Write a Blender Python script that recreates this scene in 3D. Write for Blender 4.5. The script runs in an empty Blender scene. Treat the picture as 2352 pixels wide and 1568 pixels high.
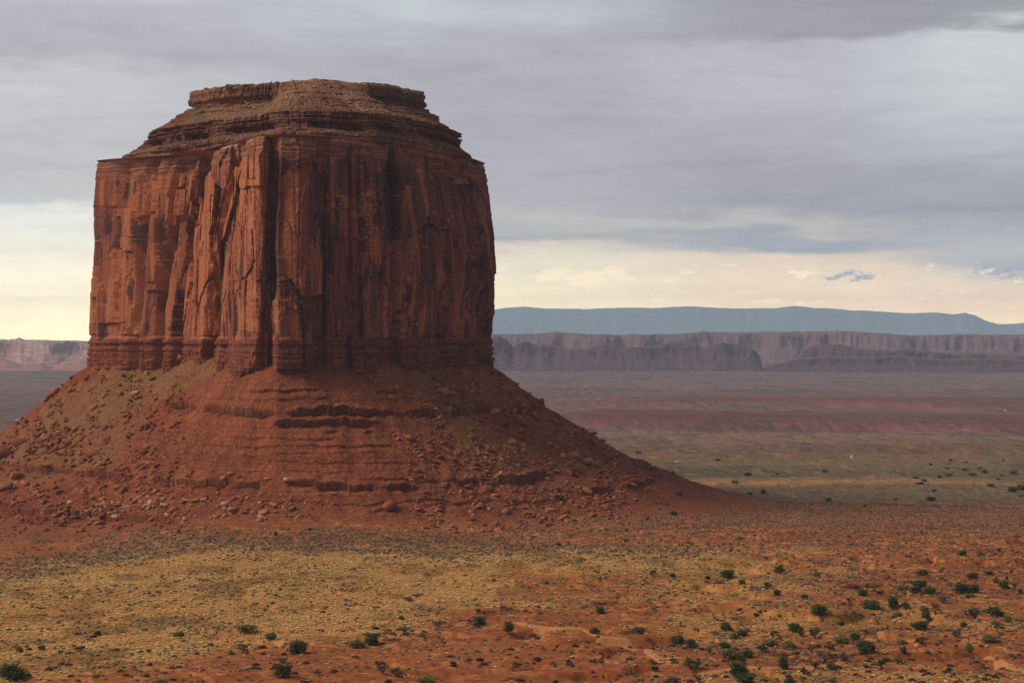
import bpy, math, random
import numpy as np
C = bpy.context.scene.collection
SC = bpy.context.scene
random.seed(7); RNG = np.random.default_rng(11)

# ------------------------------------------------------------------ camera
F, CX, HY, CH = 4200.0, 1176.0, 770.0, 100.0        # focal length and centre in photo units, camera height in metres
cam_d = bpy.data.cameras.new('camera'); cam = bpy.data.objects.new('camera', cam_d); C.objects.link(cam)
cam.location = (0, 0, CH); cam.rotation_euler = (math.radians(90), 0, 0)
cam_d.sensor_width = 36; cam_d.lens = F / 2352 * 36; cam_d.shift_y = -(784 - HY) / 2352
cam_d.clip_start = 1; cam_d.clip_end = 80000
SC.camera = cam
SC.view_settings.view_transform = 'Standard'; SC.view_settings.look = 'None'
SC.view_settings.exposure = .1; SC.view_settings.gamma = 1
SC.render.engine = 'CYCLES'
SC.cycles.max_bounces = 5; SC.cycles.diffuse_bounces = 3; SC.cycles.volume_bounces = 1
SC.cycles.use_denoising = False; SC.cycles.denoiser = 'OPENIMAGEDENOISE'; SC.cycles.denoising_input_passes = 'RGB_ALBEDO_NORMAL'

def proj(X, Y, Z):
    return CX + F * X / Y, HY + F * (CH - Z) / Y
def lin(r, g, b):
    f = lambda c: (c / 255 / 12.92) if c / 255 <= .04045 else ((c / 255 + .055) / 1.055) ** 2.4
    return (f(r), f(g), f(b), 1)

# ------------------------------------------------------------------ sun
SUN_EL, SUN_AZ = 43, 257                               # degrees; azimuth clockwise from +Y
sun_d = bpy.data.lights.new('sun', 'SUN'); sun = bpy.data.objects.new('sun', sun_d); C.objects.link(sun)
sun_d.energy = 2.9; sun_d.angle = math.radians(28); sun_d.color = (1.0, .86, .68)
sv = np.array([math.sin(math.radians(SUN_AZ)) * math.cos(math.radians(SUN_EL)), math.cos(math.radians(SUN_AZ)) * math.cos(math.radians(SUN_EL)), math.sin(math.radians(SUN_EL))])
from mathutils import Vector
sun.rotation_euler = Vector(sv).to_track_quat('Z', 'Y').to_euler()
sun.location = (-300, 300, 500)

# ------------------------------------------------------------------ sky (node helpers first)
class NT:
    def __init__(s, nt): s.nt = nt; s.n = nt.nodes; s.l = nt.links
    def new(s, t, **k):
        n = s.n.new(t)
        for a, b in k.items(): setattr(n, a, b)
        return n
    def put(s, sock, v):
        if isinstance(v, bpy.types.NodeSocket): s.l.new(v, sock)
        elif v is not None: sock.default_value = v
    def m(s, op, a, b=None, c=None, clamp=False):
        n = s.new('ShaderNodeMath', operation=op); n.use_clamp = clamp
        for i, v in enumerate((a, b, c)): 
            if v is not None: s.put(n.inputs[i], v)
        return n.outputs[0]
    def mix(s, f, a, b, mode='MIX'):
        n = s.new('ShaderNodeMix', data_type='RGBA', blend_type=mode)
        s.put(n.inputs[0], f); s.put(n.inputs[6], a); s.put(n.inputs[7], b)
        return n.outputs[2]
    def comb(s, x, y, z):
        n = s.new('ShaderNodeCombineXYZ')
        for i, v in enumerate((x, y, z)): s.put(n.inputs[i], v)
        return n.outputs[0]
    def noise(s, vec, scale, detail=4, rough=.55):
        n = s.new('ShaderNodeTexNoise'); s.put(n.inputs['Vector'], vec)
        n.inputs['Scale'].default_value = scale; n.inputs['Detail'].default_value = detail; n.inputs['Roughness'].default_value = rough
        return n.outputs['Fac']
    def ss(s, x, lo, hi):
        n = s.new('ShaderNodeMapRange', interpolation_type='SMOOTHSTEP'); s.put(n.inputs[0], x)
        n.inputs[1].default_value = lo; n.inputs[2].default_value = hi
        return n.outputs[0]
    def ramp(s, x, stops):
        n = s.new('ShaderNodeValToRGB'); s.put(n.inputs[0], x); cr = n.color_ramp
        while len(cr.elements) > 1: cr.elements.remove(cr.elements[0])
        cr.elements[0].position = stops[0][0]; cr.elements[0].color = stops[0][1]
        for p, c in stops[1:]:
            e = cr.elements.new(p); e.color = c
        return n.outputs[0]

world = bpy.data.worlds.new('World'); SC.world = world; world.use_nodes = True
w = NT(world.node_tree); w.n.clear()
g = w.new('ShaderNodeTexCoord').outputs['Generated']
sep = w.new('ShaderNodeSeparateXYZ'); w.l.new(g, sep.inputs[0])
az = w.m('MULTIPLY', w.m('ARCTAN2', sep.outputs[0], sep.outputs[1]), 180 / math.pi)     # degrees from +Y
el = w.m('MULTIPLY', w.m('ARCSINE', sep.outputs[2]), 180 / math.pi)
# cloud layers: long flat bands, warped by noise
v1 = w.comb(w.m('MULTIPLY', az, .10), w.m('MULTIPLY', el, .75), 0)
n1 = w.noise(v1, 1.0, 5, .5)
v2 = w.comb(w.m('MULTIPLY', az, .35), w.m('MULTIPLY', el, 1.6), 3.3)
n2 = w.noise(v2, 1.0, 6, .55)
warp = w.m('ADD', w.m('MULTIPLY', w.m('SUBTRACT', n1, .5), 2.6), w.m('MULTIPLY', w.m('SUBTRACT', n2, .5), 1.1))
fade = w.ss(el, .3, 3.0)
elw = w.m('ADD', el, w.m('MULTIPLY', warp, fade))
t = w.m('DIVIDE', elw, 40, clamp=True)
E = lambda y: min(1, max(0, math.degrees(math.atan((HY - y) / F)) / 40))
HI = [(E(-500), lin(150, 152, 162)), (1.0, lin(118, 120, 130))]  # overhead sky out of frame, darkened for stronger side light
S = lambda *a: [(E(y), lin(*c)) for y, c in a]
left = w.ramp(t, S((775, (255, 243, 190)), (690, (250, 240, 200)), (560, (236, 232, 210)), (475, (232, 232, 218)), (462, (200, 202, 202)), (400, (198, 200, 202)), (340, (190, 192, 196)), (230, (200, 202, 206)), (180, (196, 198, 202)), (150, (178, 176, 184)), (70, (180, 179, 187)), (0, (190, 192, 197))) + HI)
mid = w.ramp(t, S((775, (255, 240, 190)), (690, (246, 236, 196)), (590, (232, 226, 204)), (565, (226, 216, 200)), (548, (168, 172, 178)), (500, (192, 194, 192)), (455, (180, 180, 188)), (300, (172, 170, 180)), (180, (172, 170, 180)), (90, (176, 176, 186)), (20, (190, 198, 202)), (-60, (180, 184, 192))) + HI)
rt = w.ramp(t, S((775, (250, 226, 186)), (690, (238, 218, 186)), (600, (228, 212, 190)), (580, (150, 162, 174)), (545, (160, 166, 176)), (525, (196, 196, 192)), (485, (158, 160, 172)), (400, (166, 165, 177)), (290, (178, 178, 188)), (200, (186, 186, 196)), (115, (184, 184, 194)), (96, (158, 157, 168)), (0, (154, 154, 164))) + HI)
far = w.ramp(t, S((775, (250, 226, 180)), (690, (236, 214, 182)), (650, (222, 208, 188)), (628, (160, 170, 180)), (585, (186, 190, 192)), (540, (178, 184, 190)), (480, (150, 158, 168)), (400, (168, 174, 182)), (300, (196, 202, 206)), (200, (206, 212, 213)), (110, (204, 210, 212)), (85, (154, 155, 164)), (0, (146, 148, 156))) + HI)
A = lambda px: math.degrees(math.atan((px - CX) / F))
c1 = w.mix(w.ss(az, A(150), A(1000)), left, mid)
c2 = w.mix(w.ss(az, A(1250), A(1750)), c1, rt)
sky_c = w.mix(w.ss(az, A(1850), A(2300)), c2, far)
# soft streaks over everything
st = w.noise(w.comb(w.m('MULTIPLY', az, .22), w.m('MULTIPLY', el, 2.2), 9.1), 1.0, 6, .6)
sky_c = w.mix(1.0, sky_c, w.ramp(st, [(.25, (.90, .90, .92, 1)), (.5, (1, 1, 1, 1)), (.75, (1.0, 1.0, 1.0, 1))]), 'MULTIPLY')
fi_ = w.noise(w.comb(w.m('MULTIPLY', az, .55), w.m('MULTIPLY', el, 1.9), 12.4), 1.0, 9, .66)
sky_c = w.mix(1.0, sky_c, w.ramp(fi_, [(.3, (.92, .92, .93, 1)), (.7, (1.05, 1.05, 1.04, 1))]), 'MULTIPLY')
# low cumulus near the horizon, bright tops
cn = w.noise(w.comb(w.m('MULTIPLY', az, .9), w.m('MULTIPLY', el, 3.4), 1.7), 1.0, 8, .62)
gz = lambda a0, sa, e0, se: w.m('EXPONENT', w.m('MULTIPLY', -1, w.m('ADD', w.m('POWER', w.m('DIVIDE', w.m('SUBTRACT', az, a0), sa), 2), w.m('POWER', w.m('DIVIDE', w.m('SUBTRACT', el, e0), se), 2))))
elv = lambda y: math.degrees(math.atan((HY - y) / F))
lit = w.m('MULTIPLY', w.ss(w.m('ADD', cn, w.m('MULTIPLY', gz(A(1330), 1.9, elv(640), .42), .20)), .60, .68), .75)
lit = w.m('MULTIPLY', lit, w.m('SUBTRACT', 1, w.ss(el, 1.9, 2.9)))
sky_c = w.mix(lit, sky_c, lin(255, 238, 204))
# unseen sky right and behind the camera, darkened to make the light more directional
side = w.ss(w.m('ABSOLUTE', w.m('ADD', az, 75)), 70, 150)
sky_c = w.mix(w.m('MULTIPLY', side, .35), sky_c, lin(105, 105, 118))
# small blue-grey scud
c3 = w.noise(w.comb(w.m('MULTIPLY', az, 2.6), w.m('MULTIPLY', el, 6.5), 5.2), 1.0, 8, .68)
gsum = w.m('MAXIMUM', gz(A(1955), 1.35, elv(636), .30), gz(A(2330), 1.7, elv(627), .36))
scud = w.m('MULTIPLY', w.ss(w.m('ADD', w.m('MULTIPLY', gsum, .46), w.m('MULTIPLY', c3, 1.2)), .92, 1.08), .95)
sky_c = w.mix(scud, sky_c, lin(142, 160, 174))
# below the horizon: dull ground bounce
sky_c = w.mix(w.ss(el, -4, -.6), (.10, .055, .035, 1), sky_c)
low = w.m('EXPONENT', w.m('MULTIPLY', -1, w.m('POWER', w.m('DIVIDE', w.m('MAXIMUM', el, 0), 1.9), 2)))
sky_c = w.mix(1.0, sky_c, w.mix(low, (1, 1, 1, 1), (2.35, 2.2, 1.95, 1)), 'MULTIPLY')
lb = w.m('MULTIPLY', w.m('SUBTRACT', 1, w.ss(az, A(100), A(900))), w.m('SUBTRACT', 1, w.ss(el, 3.6, 4.6)))
sky_c = w.mix(1.0, sky_c, w.mix(lb, (1, 1, 1, 1), (1.12, 1.14, 1.24, 1)), 'MULTIPLY')
sky_c = w.mix(1.0, sky_c, (1.08, 1.07, 1.05, 1), 'MULTIPLY')
nish = w.new('ShaderNodeTexSky', sky_type='NISHITA', sun_disc=False)
nish.sun_elevation = math.radians(SUN_EL); nish.sun_rotation = math.radians(SUN_AZ); nish.dust_density = 3
sky_n = w.mix(1.0, nish.outputs[0], (.10, .10, .10, 1), 'MULTIPLY')
fin = w.mix(.94, sky_n, sky_c)
bg = w.new('ShaderNodeBackground'); w.l.new(fin, bg.inputs[0]); bg.inputs[1].default_value = 1.0
out = w.new('ShaderNodeOutputWorld'); w.l.new(bg.outputs[0], out.inputs[0])

# ------------------------------------------------------------------ numpy noise
def _h(ix, iy, seed):
    h = (ix.astype(np.int64) * 374761393 + iy.astype(np.int64) * 668265263 + seed * 974634777) & 0xFFFFFFFF
    h = ((h ^ (h >> 13)) * 1274126177) & 0xFFFFFFFF
    h = ((h ^ (h >> 15)) * 2246822519) & 0xFFFFFFFF
    return ((h ^ (h >> 16)) & 0xFFFFFF) / float(0x1000000)
def vn(x, y, seed=0):
    x, y = np.broadcast_arrays(x, y)
    ix = np.floor(x); iy = np.floor(y); fx = x - ix; fy = y - iy
    u = fx * fx * (3 - 2 * fx); v = fy * fy * (3 - 2 * fy)
    a = _h(ix, iy, seed); b = _h(ix + 1, iy, seed); c = _h(ix, iy + 1, seed); d = _h(ix + 1, iy + 1, seed)
    return (a + (b - a) * u) * (1 - v) + (c + (d - c) * u) * v - .5
def fbm(x, y, o=4, seed=0, g=.5):
    s = 0; a = 1.0; n = 0
    for i in range(o):
        s = s + a * vn(x * 2 ** i + i * 17.3, y * 2 ** i - i * 9.1, seed + i); n += a; a *= g
    return s / n * 2                                    # about -1..1
def cell(x, y, seed=0):
    """nearest-cell noise: two random numbers of the cell, offset to its centre, edge distance"""
    ix = np.floor(x); iy = np.floor(y)
    f1 = np.full(x.shape, 9.0); f2 = np.full(x.shape, 9.0)
    r1 = np.zeros(x.shape); r2 = np.zeros(x.shape); ox = np.zeros(x.shape); oy = np.zeros(x.shape)
    for i in (-1, 0, 1):
        for j in (-1, 0, 1):
            a = ix + i; b = iy + j
            dx = a + .1 + .8 * _h(a, b, seed) - x; dy = b + .1 + .8 * _h(a, b, seed + 1) - y
            d = dx * dx + dy * dy
            m = d < f1
            f2 = np.where(m, f1, np.minimum(f2, d)); f1 = np.where(m, d, f1)
            r1 = np.where(m, _h(a, b, seed + 2), r1); r2 = np.where(m, _h(a, b, seed + 3), r2)
            ox = np.where(m, -dx, ox); oy = np.where(m, -dy, oy)
    return r1, r2, ox, oy, np.sqrt(f2) - np.sqrt(f1)
def inpoly(px, py, pts):
    pts = np.array(pts, float); res = np.zeros(px.shape, bool)
    x0, y0 = pts.min(0); x1, y1 = pts.max(0)
    k = (px >= x0) & (px <= x1) & (py >= y0) & (py <= y1)
    if not k.any(): return res
    x = px[k]; y = py[k]; r = np.zeros(x.shape, bool); n = len(pts)
    for i in range(n):
        xa, ya = pts[i]; xb, yb = pts[i - 1]
        if ya == yb: continue
        c = ((ya > y) != (yb > y)) & (x < (xb - xa) * (y - ya) / (yb - ya) + xa)
        r ^= c
    res[k] = r
    return res
sst = lambda x, a, b: (lambda t: t * t * (3 - 2 * t))(np.clip((x - a) / (b - a), 0, 1))
def mixc(a, b, f): return a + (b - a) * f[..., None]
V3 = lambda *a: np.array(a, float)

# ------------------------------------------------------------------ mesh helpers
def make_mesh(name, verts, faces, col=None, smooth=False):
    me = bpy.data.meshes.new(name); verts = np.asarray(verts, np.float32); faces = np.asarray(faces, np.int32)
    k = faces.shape[1]
    me.vertices.add(len(verts)); me.vertices.foreach_set('co', verts.ravel())
    me.loops.add(faces.size); me.loops.foreach_set('vertex_index', faces.ravel())
    me.polygons.add(len(faces)); me.polygons.foreach_set('loop_start', np.arange(0, faces.size, k, dtype=np.int32))
    if smooth: me.polygons.foreach_set('use_smooth', np.ones(len(faces), bool))
    me.update(calc_edges=True)
    if col is not None:
        a = me.color_attributes.new('tint', 'FLOAT_COLOR', 'POINT')
        c = np.ones((len(verts), 4), np.float32); c[:, :3] = np.clip(col, 0, 1); a.data.foreach_set('color', c.ravel())
    return me
def grid_faces(nr, nc, wrap=False):
    r = np.arange(nr - 1)[:, None]; c = np.arange(nc if wrap else nc - 1)[None, :]; c1 = (c + 1) % nc
    return np.stack([r * nc + c, r * nc + c1, (r + 1) * nc + c1, (r + 1) * nc + c], -1).reshape(-1, 4)
def link(name, me, mat=None, parent=None, **props):
    o = bpy.data.objects.new(name, me); C.objects.link(o)
    if mat and me and not me.materials: me.materials.append(mat)
    if parent: o.parent = parent
    for k, v in props.items(): o[k] = v
    return o

def tint_mat(name, bump=.3, nscale=.8, nmix=.35, rough=.95, flat=None):
    m = bpy.data.materials.new(name); m.use_nodes = True; t = NT(m.node_tree); b = t.n['Principled BSDF']
    b.inputs['Roughness'].default_value = rough; b.inputs['Specular IOR Level'].default_value = .12
    co = t.new('ShaderNodeTexCoord').outputs['Object']
    if flat: col = flat
    else:
        a = t.new('ShaderNodeVertexColor', layer_name='tint'); col = a.outputs[0]
    n = t.noise(co, nscale, 6, .65)
    d = t.ramp(n, [(.3, (1 - nmix, 1 - nmix, 1 - nmix, 1)), (.7, (1 + 0 * nmix, 1, 1, 1))])
    t.l.new(t.mix(1.0, col, d, 'MULTIPLY'), b.inputs['Base Color'])
    if bump:
        bp = t.new('ShaderNodeBump'); bp.inputs['Strength'].default_value = bump; bp.inputs['Distance'].default_value = .5
        t.l.new(n, bp.inputs['Height']); t.l.new(bp.outputs[0], b.inputs['Normal'])
    return m
M_ROCK = tint_mat('red_sandstone', .6, .9, .30)
M_TALUS = tint_mat('red_scree', .5, 1.6, .35)
M_GROUND = tint_mat('desert_soil', .3, .35, .22)
M_FAR = tint_mat('distant_rock', .2, .01, .2)
M_PLANT = tint_mat('dry_scrub', 0, 3.0, .35)

# ------------------------------------------------------------------ ground shape
GD = np.array([0, 300, 520, 900, 980, 1235, 1500, 2300, 3500, 5000, 9000, 16000, 40000.])
GZ = np.array([30, 6, 0, 0, -1, -15, -23, -30, -40, -52, -67, -68, -70.])
def ground(X, Y, fine=True):
    X, Y = np.broadcast_arrays(np.asarray(X, float), np.asarray(Y, float))
    d = np.hypot(X, Y)
    z = np.interp(d, GD, GZ)
    near = 1 - sst(d, 1500, 2500)
    z = z + near * (2.2 * fbm(X / 75, Y / 60, 3, 5) + .55 * fbm(X / 14, Y / 11, 3, 6))
    # small cut banks in the wash country at right and bottom
    r = np.abs(fbm(X / 60, Y / 38, 3, 61)); m = sst(X, -60, 60) * (1 - sst(d, 950, 1100)) + .5 * (1 - sst(d, 640, 700))
    z = z - near * m * 2.2 * (1 - sst(r, .03, .09))
    # lower, cut-away ground below the left foot of the butte
    px = CX + F * X / np.maximum(Y, 1)
    z = z - 5 * (1 - sst(px, 150, 520)) * sst(d, 800, 900) * (1 - sst(d, 1300, 1500)) * near
    # far plain: broad low swells and the red escarpment
    fr = sst(d, 1500, 2500)
    z = z + fr * 3.5 * fbm(X / 420, Y / 260, 4, 8)
    w1 = 70 * fbm(X / 330, Y / 900, 4, 21) + 28 * fbm(X / 60, Y / 200, 3, 22)
    dd = d + w1
    esc = sst(px, 1150, 1420) * (.85 + .3 * fbm(X / 500, Y / 5000, 2, 31))
    z = z + 19 * esc * sst(dd, 2560, 2760) * (1 - sst(dd, 2800, 3500))
    dd2 = d + 1.4 * w1
    z = z + 12 * sst(dd2, 3650, 3850) * (1 - sst(dd2, 3900, 4600)) * sst(px, 1200, 1600)
    dd3 = d + 1.2 * w1 + 60 * fbm(X / 120, Y / 500, 3, 77)
    z = z + 5 * sst(dd3, 2010, 2080) * (1 - sst(dd3, 2100, 2350)) * sst(px, 1500, 1750)
    if fine: z = z + near * .18 * fbm(X / 2.2, Y / 2.2, 3, 9)
    return z

# colour regions of the near ground (given in photo units, carried over to the ground they lie on)
P_MEADOW = [(-500, 1330), (0, 1318), (200, 1284), (420, 1252), (900, 1262), (1500, 1270), (1800, 1284), (1700, 1322), (1400, 1350), (1280, 1392), (1000, 1415), (760, 1462), (600, 1500), (300, 1536), (0, 1560), (-500, 1600)]
P_SAGE = [(-300, 1340), (60, 1300), (200, 1260), (330, 1222), (700, 1228), (1300, 1250), (1750, 1262), (1500, 1276), (900, 1268), (440, 1262), (300, 1290), (0, 1330), (-300, 1350)]
P_PALE = [[(1560, 1568), (1650, 1540), (1900, 1536), (2500, 1560), (2500, 1650), (1400, 1650)], [(1500, 1412), (1750, 1396), (2100, 1380), (2250, 1400), (2300, 1440), (2000, 1446), (1850, 1470), (1600, 1466), (1300, 1480), (1180, 1500), (1250, 1440)], [(1180, 1268), (1700, 1280), (1800, 1310), (1950, 1350), (1700, 1372), (1250, 1392), (1050, 1330)]]
P_RED = [[(440, 1490), (800, 1468), (1000, 1500), (1060, 1568), (900, 1660), (420, 1660), (380, 1540)], [(960, 1396), (1400, 1400), (1560, 1440), (1300, 1560), (1100, 1600), (980, 1450)], [(1100, 1310), (1560, 1320), (1500, 1362), (1180, 1380)]]
P_BAREL = [(-400, 1190), (0, 1190), (330, 1215), (260, 1260), (100, 1300), (-400, 1330)]
def masks(X, Y, Z=None):
    if Z is None: Z = ground(X, Y, False)
    px, py = proj(X, Y, Z)
    wx = px + 90 * fbm(X / 26, Y / 26, 4, 41); wy = py + 16 * fbm(X / 22, Y / 22, 4, 42)
    hx, hy = fbm(X / 4, Y / 4, 3, 43), fbm(X / 4, Y / 4, 3, 44); n0, n1_, n2_ = fbm(X / 45, Y / 45, 3, 46), fbm(X / 10, Y / 10, 3, 47), fbm(X / 20, Y / 30, 3, 48)
    grass = 0; sage = 0; red = 0
    for k_, (ax, ay) in enumerate(((0, 0), (60, 9), (-55, -7), (30, -14), (-40, 14))):
        ux = wx + ax * (.5 + hx) + 130 * hx; uy = wy + ay * (.5 + hy) + 20 * hy + 10 * n1_
        g_ = inpoly(ux, uy, P_MEADOW) * 1.0
        for p in P_PALE: g_ = np.maximum(g_, .62 * inpoly(ux, uy, p))
        r_ = np.zeros(px.shape)
        for p in P_RED: r_ = np.maximum(r_, inpoly(ux, uy, p) * 1.0)
        r_ = np.maximum(r_, inpoly(ux, uy, P_BAREL) * 1.0)
        grass = grass + g_ / 5; sage = sage + inpoly(ux, uy, P_SAGE) / 5; red = red + r_ / 5
    grass = grass * (1 - .75 * sst(n1_ + .5 * n2_, .25, .7))
    grass = np.maximum(grass, .45 * sst(n0 + .6 * n1_, .15, .6) * (py > 1255))
    return px, py, grass * (1 - .75 * red), sage, red
def ground_col(X, Y, Z):
    d = np.hypot(X, Y)
    px, py, grass, sage, red = masks(X, Y, Z)
    n = fbm(X / 30, Y / 30, 4, 51); n2 = fbm(X / 5, Y / 5, 3, 52); n3 = fbm(X / 1.6, Y / 1.6, 2, 53)
    soil = mixc(V3(.20, .056, .018)[None], V3(.37, .122, .040)[None], np.clip(.5 + .5 * n + .35 * n2, 0, 1))
    soil = mixc(soil, np.broadcast_to(V3(.56, .26, .10), soil.shape), .6 * sst(n2 + .5 * n3, .25, .8))
    dr = np.abs(fbm(X / 28, Y / 40, 4, 71)); soil = mixc(soil, np.broadcast_to(V3(.52, .235, .085), soil.shape), .5 * (1 - sst(dr, .015, .05)))
    soil = soil * (1 + .3 * fbm(X / .8, Y / .8, 2, 72))[..., None]
    # broad pinkish-brown of the sloping shelf right of the butte
    col = soil
    gcol = mixc(V3(.54, .30, .085)[None], V3(.40, .22, .06)[None], np.clip(.5 + .8 * fbm(X / 12, Y / 26, 3, 54), 0, 1))
    gcol = mixc(gcol, np.broadcast_to(V3(.22, .13, .045), gcol.shape), .7 * sst(fbm(X / 16, Y / 26, 3, 54), .1, .4))
    gcol = mixc(gcol, np.broadcast_to(V3(.48, .18, .05), gcol.shape), .55 * sst(n3 + .4 * n2, .1, .5))
    col = mixc(col, gcol, grass * (.75 + .2 * np.clip(n2, -1, 1)))
    col = mixc(col, np.broadcast_to(V3(.20, .135, .10), col.shape), .35 * sage)
    col = mixc(col, np.broadcast_to(V3(.28, .075, .025), col.shape), .35 * red)
    shelf = sst(d, 930, 1010) * (1 - sst(d, 1230, 1330))
    col = mixc(col, np.broadcast_to(V3(.24, .082, .042), col.shape), .7 * shelf)
    # ---- far plain
    wob = 70 * fbm(X / 200, Y / 700, 5, 55) + .16 * d * fbm(X / 900, Y / 1400, 4, 56) + .012 * d * fbm(X / 25, Y / 160, 3, 60)
    D = d + wob
    keys = [1200, 1290, 1380, 1470, 1530, 1600, 1800, 2000, 2100, 2250, 2400, 2540, 2600, 2760, 2840, 3500, 3700, 3850, 4200, 4800, 5600, 7000, 9000, 40000]
    K = np.array([1.12, 1.0, 1.12]) * np.array([(.22, .085, .05), (.12, .085, .045), (.14, .105, .05), (.13, .10, .05), (.30, .17, .06), (.12, .10, .05), (.16, .12, .055), (.12, .09, .055), (.19, .11, .075), (.17, .12, .075), (.19, .14, .09),
                  (.19, .12, .08), (.17, .088, .072), (.165, .075, .062), (.14, .09, .075), (.14, .11, .09), (.16, .09, .075), (.15, .095, .08), (.15, .105, .085), (.12, .10, .085), (.17, .12, .10), (.13, .11, .10), (.15, .11, .09), (.16, .13, .11)])
    fc = np.stack([np.interp(D, keys, K[:, i]) for i in range(3)], -1)
    s1 = fbm(X / 160, Y / 150 , 5, 57); s2 = fbm(X / 26, Y / 60, 4, 58); s3 = fbm(X / 5, Y / 14, 3, 59)
    fc = mixc(fc, np.broadcast_to(V3(.075, .058, .042), fc.shape), .65 * sst(s1 + .5 * s2, .12, .55))
    fc = mixc(fc, np.broadcast_to(V3(.27, .10, .06), fc.shape), .6 * sst(-s1 + .45 * s2, .15, .6))
    fc = mixc(fc, np.broadcast_to(V3(.26, .19, .09), fc.shape), .45 * sst(s2 + .6 * s3, .25, .7) * (1 - sst(d, 2300, 3000)))
    s4 = fbm(X / 9, Y / 90, 3, 63); fc = fc * (1 + .42 * s3 * (1 - sst(d, 2000, 4000)) + .40 * s4 * sst(d, 1600, 2600))[..., None]
    zz = np.interp(d, GD, GZ); up = sst(Z - zz, 3, 12) * sst(d, 2400, 2600)
    fc = mixc(fc, np.broadcast_to(V3(.155, .068, .056), fc.shape), .75 * up)
    fc = mixc(fc, np.broadcast_to(V3(.095, .048, .044), fc.shape), .6 * up * sst(np.sin((Z + 1.2 * s1) * 1.5), .2, .9))
    col = mixc(col, fc, sst(d + 22 * s2, 1290, 1330))
    return col * (1 + .34 * n3 * (1 - sst(d, 1400, 2500)))[..., None]

# ------------------------------------------------------------------ ground sheet
ys = np.linspace(1640, 1100, 620); rows = [100 / ((y - HY) / F) for y in ys]
rows = np.array([4, 60, 120, 200, 280, 340, 400] + [r for r in rows if r > 455])
y2 = np.linspace(1162, 848, 400); g0 = np.interp
dd_ = np.linspace(1300, 9500, 6000); yy_ = HY + F * (CH - np.interp(dd_, GD, GZ)) / dd_
far_rows = np.interp(y2[::-1], yy_[::-1], dd_[::-1])[::-1]
rows = np.concatenate([rows, far_rows[far_rows > rows[-1] + 1], np.array([9800, 11000, 13000, 20000, 31000])])
azs = np.radians(np.concatenate([np.linspace(-180, -38, 36), np.linspace(-36, -18.3, 150), np.linspace(-18.2, 18.2, 1120), np.linspace(18.3, 36, 150), np.linspace(38, 178, 36)]))
RR, AA = np.meshgrid(rows, azs, indexing='ij'); GX = RR * np.sin(AA); GY = RR * np.cos(AA); GZZ = ground(GX, GY)
gc = ground_col(GX, np.where(GY < 50, 50, GY), GZZ)
gv = np.stack([GX, GY, GZZ], -1).reshape(-1, 3)
link('ground', make_mesh('ground', gv, grid_faces(len(rows), len(azs), True)[:, ::-1], gc.reshape(-1, 3), True), M_GROUND, kind='structure', label='red desert floor running from the scrub flats below out to the far plain', category='ground')

# ------------------------------------------------------------------ the butte
AX, AY = -150.0, 1225.0
def plan(pts):
    P = np.array([((x - CX) / F * y, y) for x, y in pts]); Q = []
    for a, b in zip(P, np.roll(P, -1, 0)): Q += [a + (b - a) * k / 40 for k in range(40)]
    Q = np.array(Q); ph = np.arctan2(Q[:, 0] - AX, -(Q[:, 1] - AY)); r = np.hypot(Q[:, 0] - AX, Q[:, 1] - AY)
    o = np.argsort(ph); ph = ph[o]; r = r[o]
    ph = np.concatenate([ph - 2 * np.pi, ph, ph + 2 * np.pi]); r = np.tile(r, 3)
    return lambda f: np.interp(f, ph, r)
RA = plan([(206, 1225), (300, 1203), (430, 1180), (520, 1116), (560, 1088), (590, 1070), (640, 1063), (700, 1068), (780, 1080), (850, 1097), (930, 1124), (1000, 1158), (1080, 1202), (1124, 1245), (1100, 1330), (900, 1400), (500, 1400), (230, 1330)])
RS = plan([(337, 1218), (420, 1168), (560, 1124), (640, 1104), (760, 1100), (850, 1110), (980, 1152), (1058, 1218), (1020, 1310), (850, 1370), (520, 1370), (370, 1310)])
RC = plan([(438, 1222), (520, 1196), (640, 1178), (725, 1165), (830, 1180), (900, 1196), (976, 1225), (940, 1290), (800, 1330), (600, 1330), (480, 1290)])
phs = np.concatenate([np.linspace(-1.95, 1.95, 1500), np.linspace(1.98, 2 * np.pi - 1.98, 110)])
ra, rs, rc = RA(phs), RS(phs), RC(phs)
wL = sst(-np.where(phs > np.pi, phs - 2 * np.pi, phs), .2, 1.1); wR = sst(np.where(phs > np.pi, phs - 2 * np.pi, phs), .2, 1.1)
wF = 1 - wL - wR
off = lambda l, f, r: wL * l + wF * f + wR * r
cornX = 735; wrid = np.exp(-((phs - math.atan2((cornX - CX) / F * 1165 - AX, AY - 1165)) / .52) ** 2)    # debris ridge against the cap's front corner
wrid = sst(wrid, .25, .8)
L = lambda k: ra * (1 - k) + rs * k
def ridge(z, r): return r * (1 - wrid) + wrid * (rs - 3 + (rc - rs + 4) * np.clip((z - 237) / 25.5, 0, 1))
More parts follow.
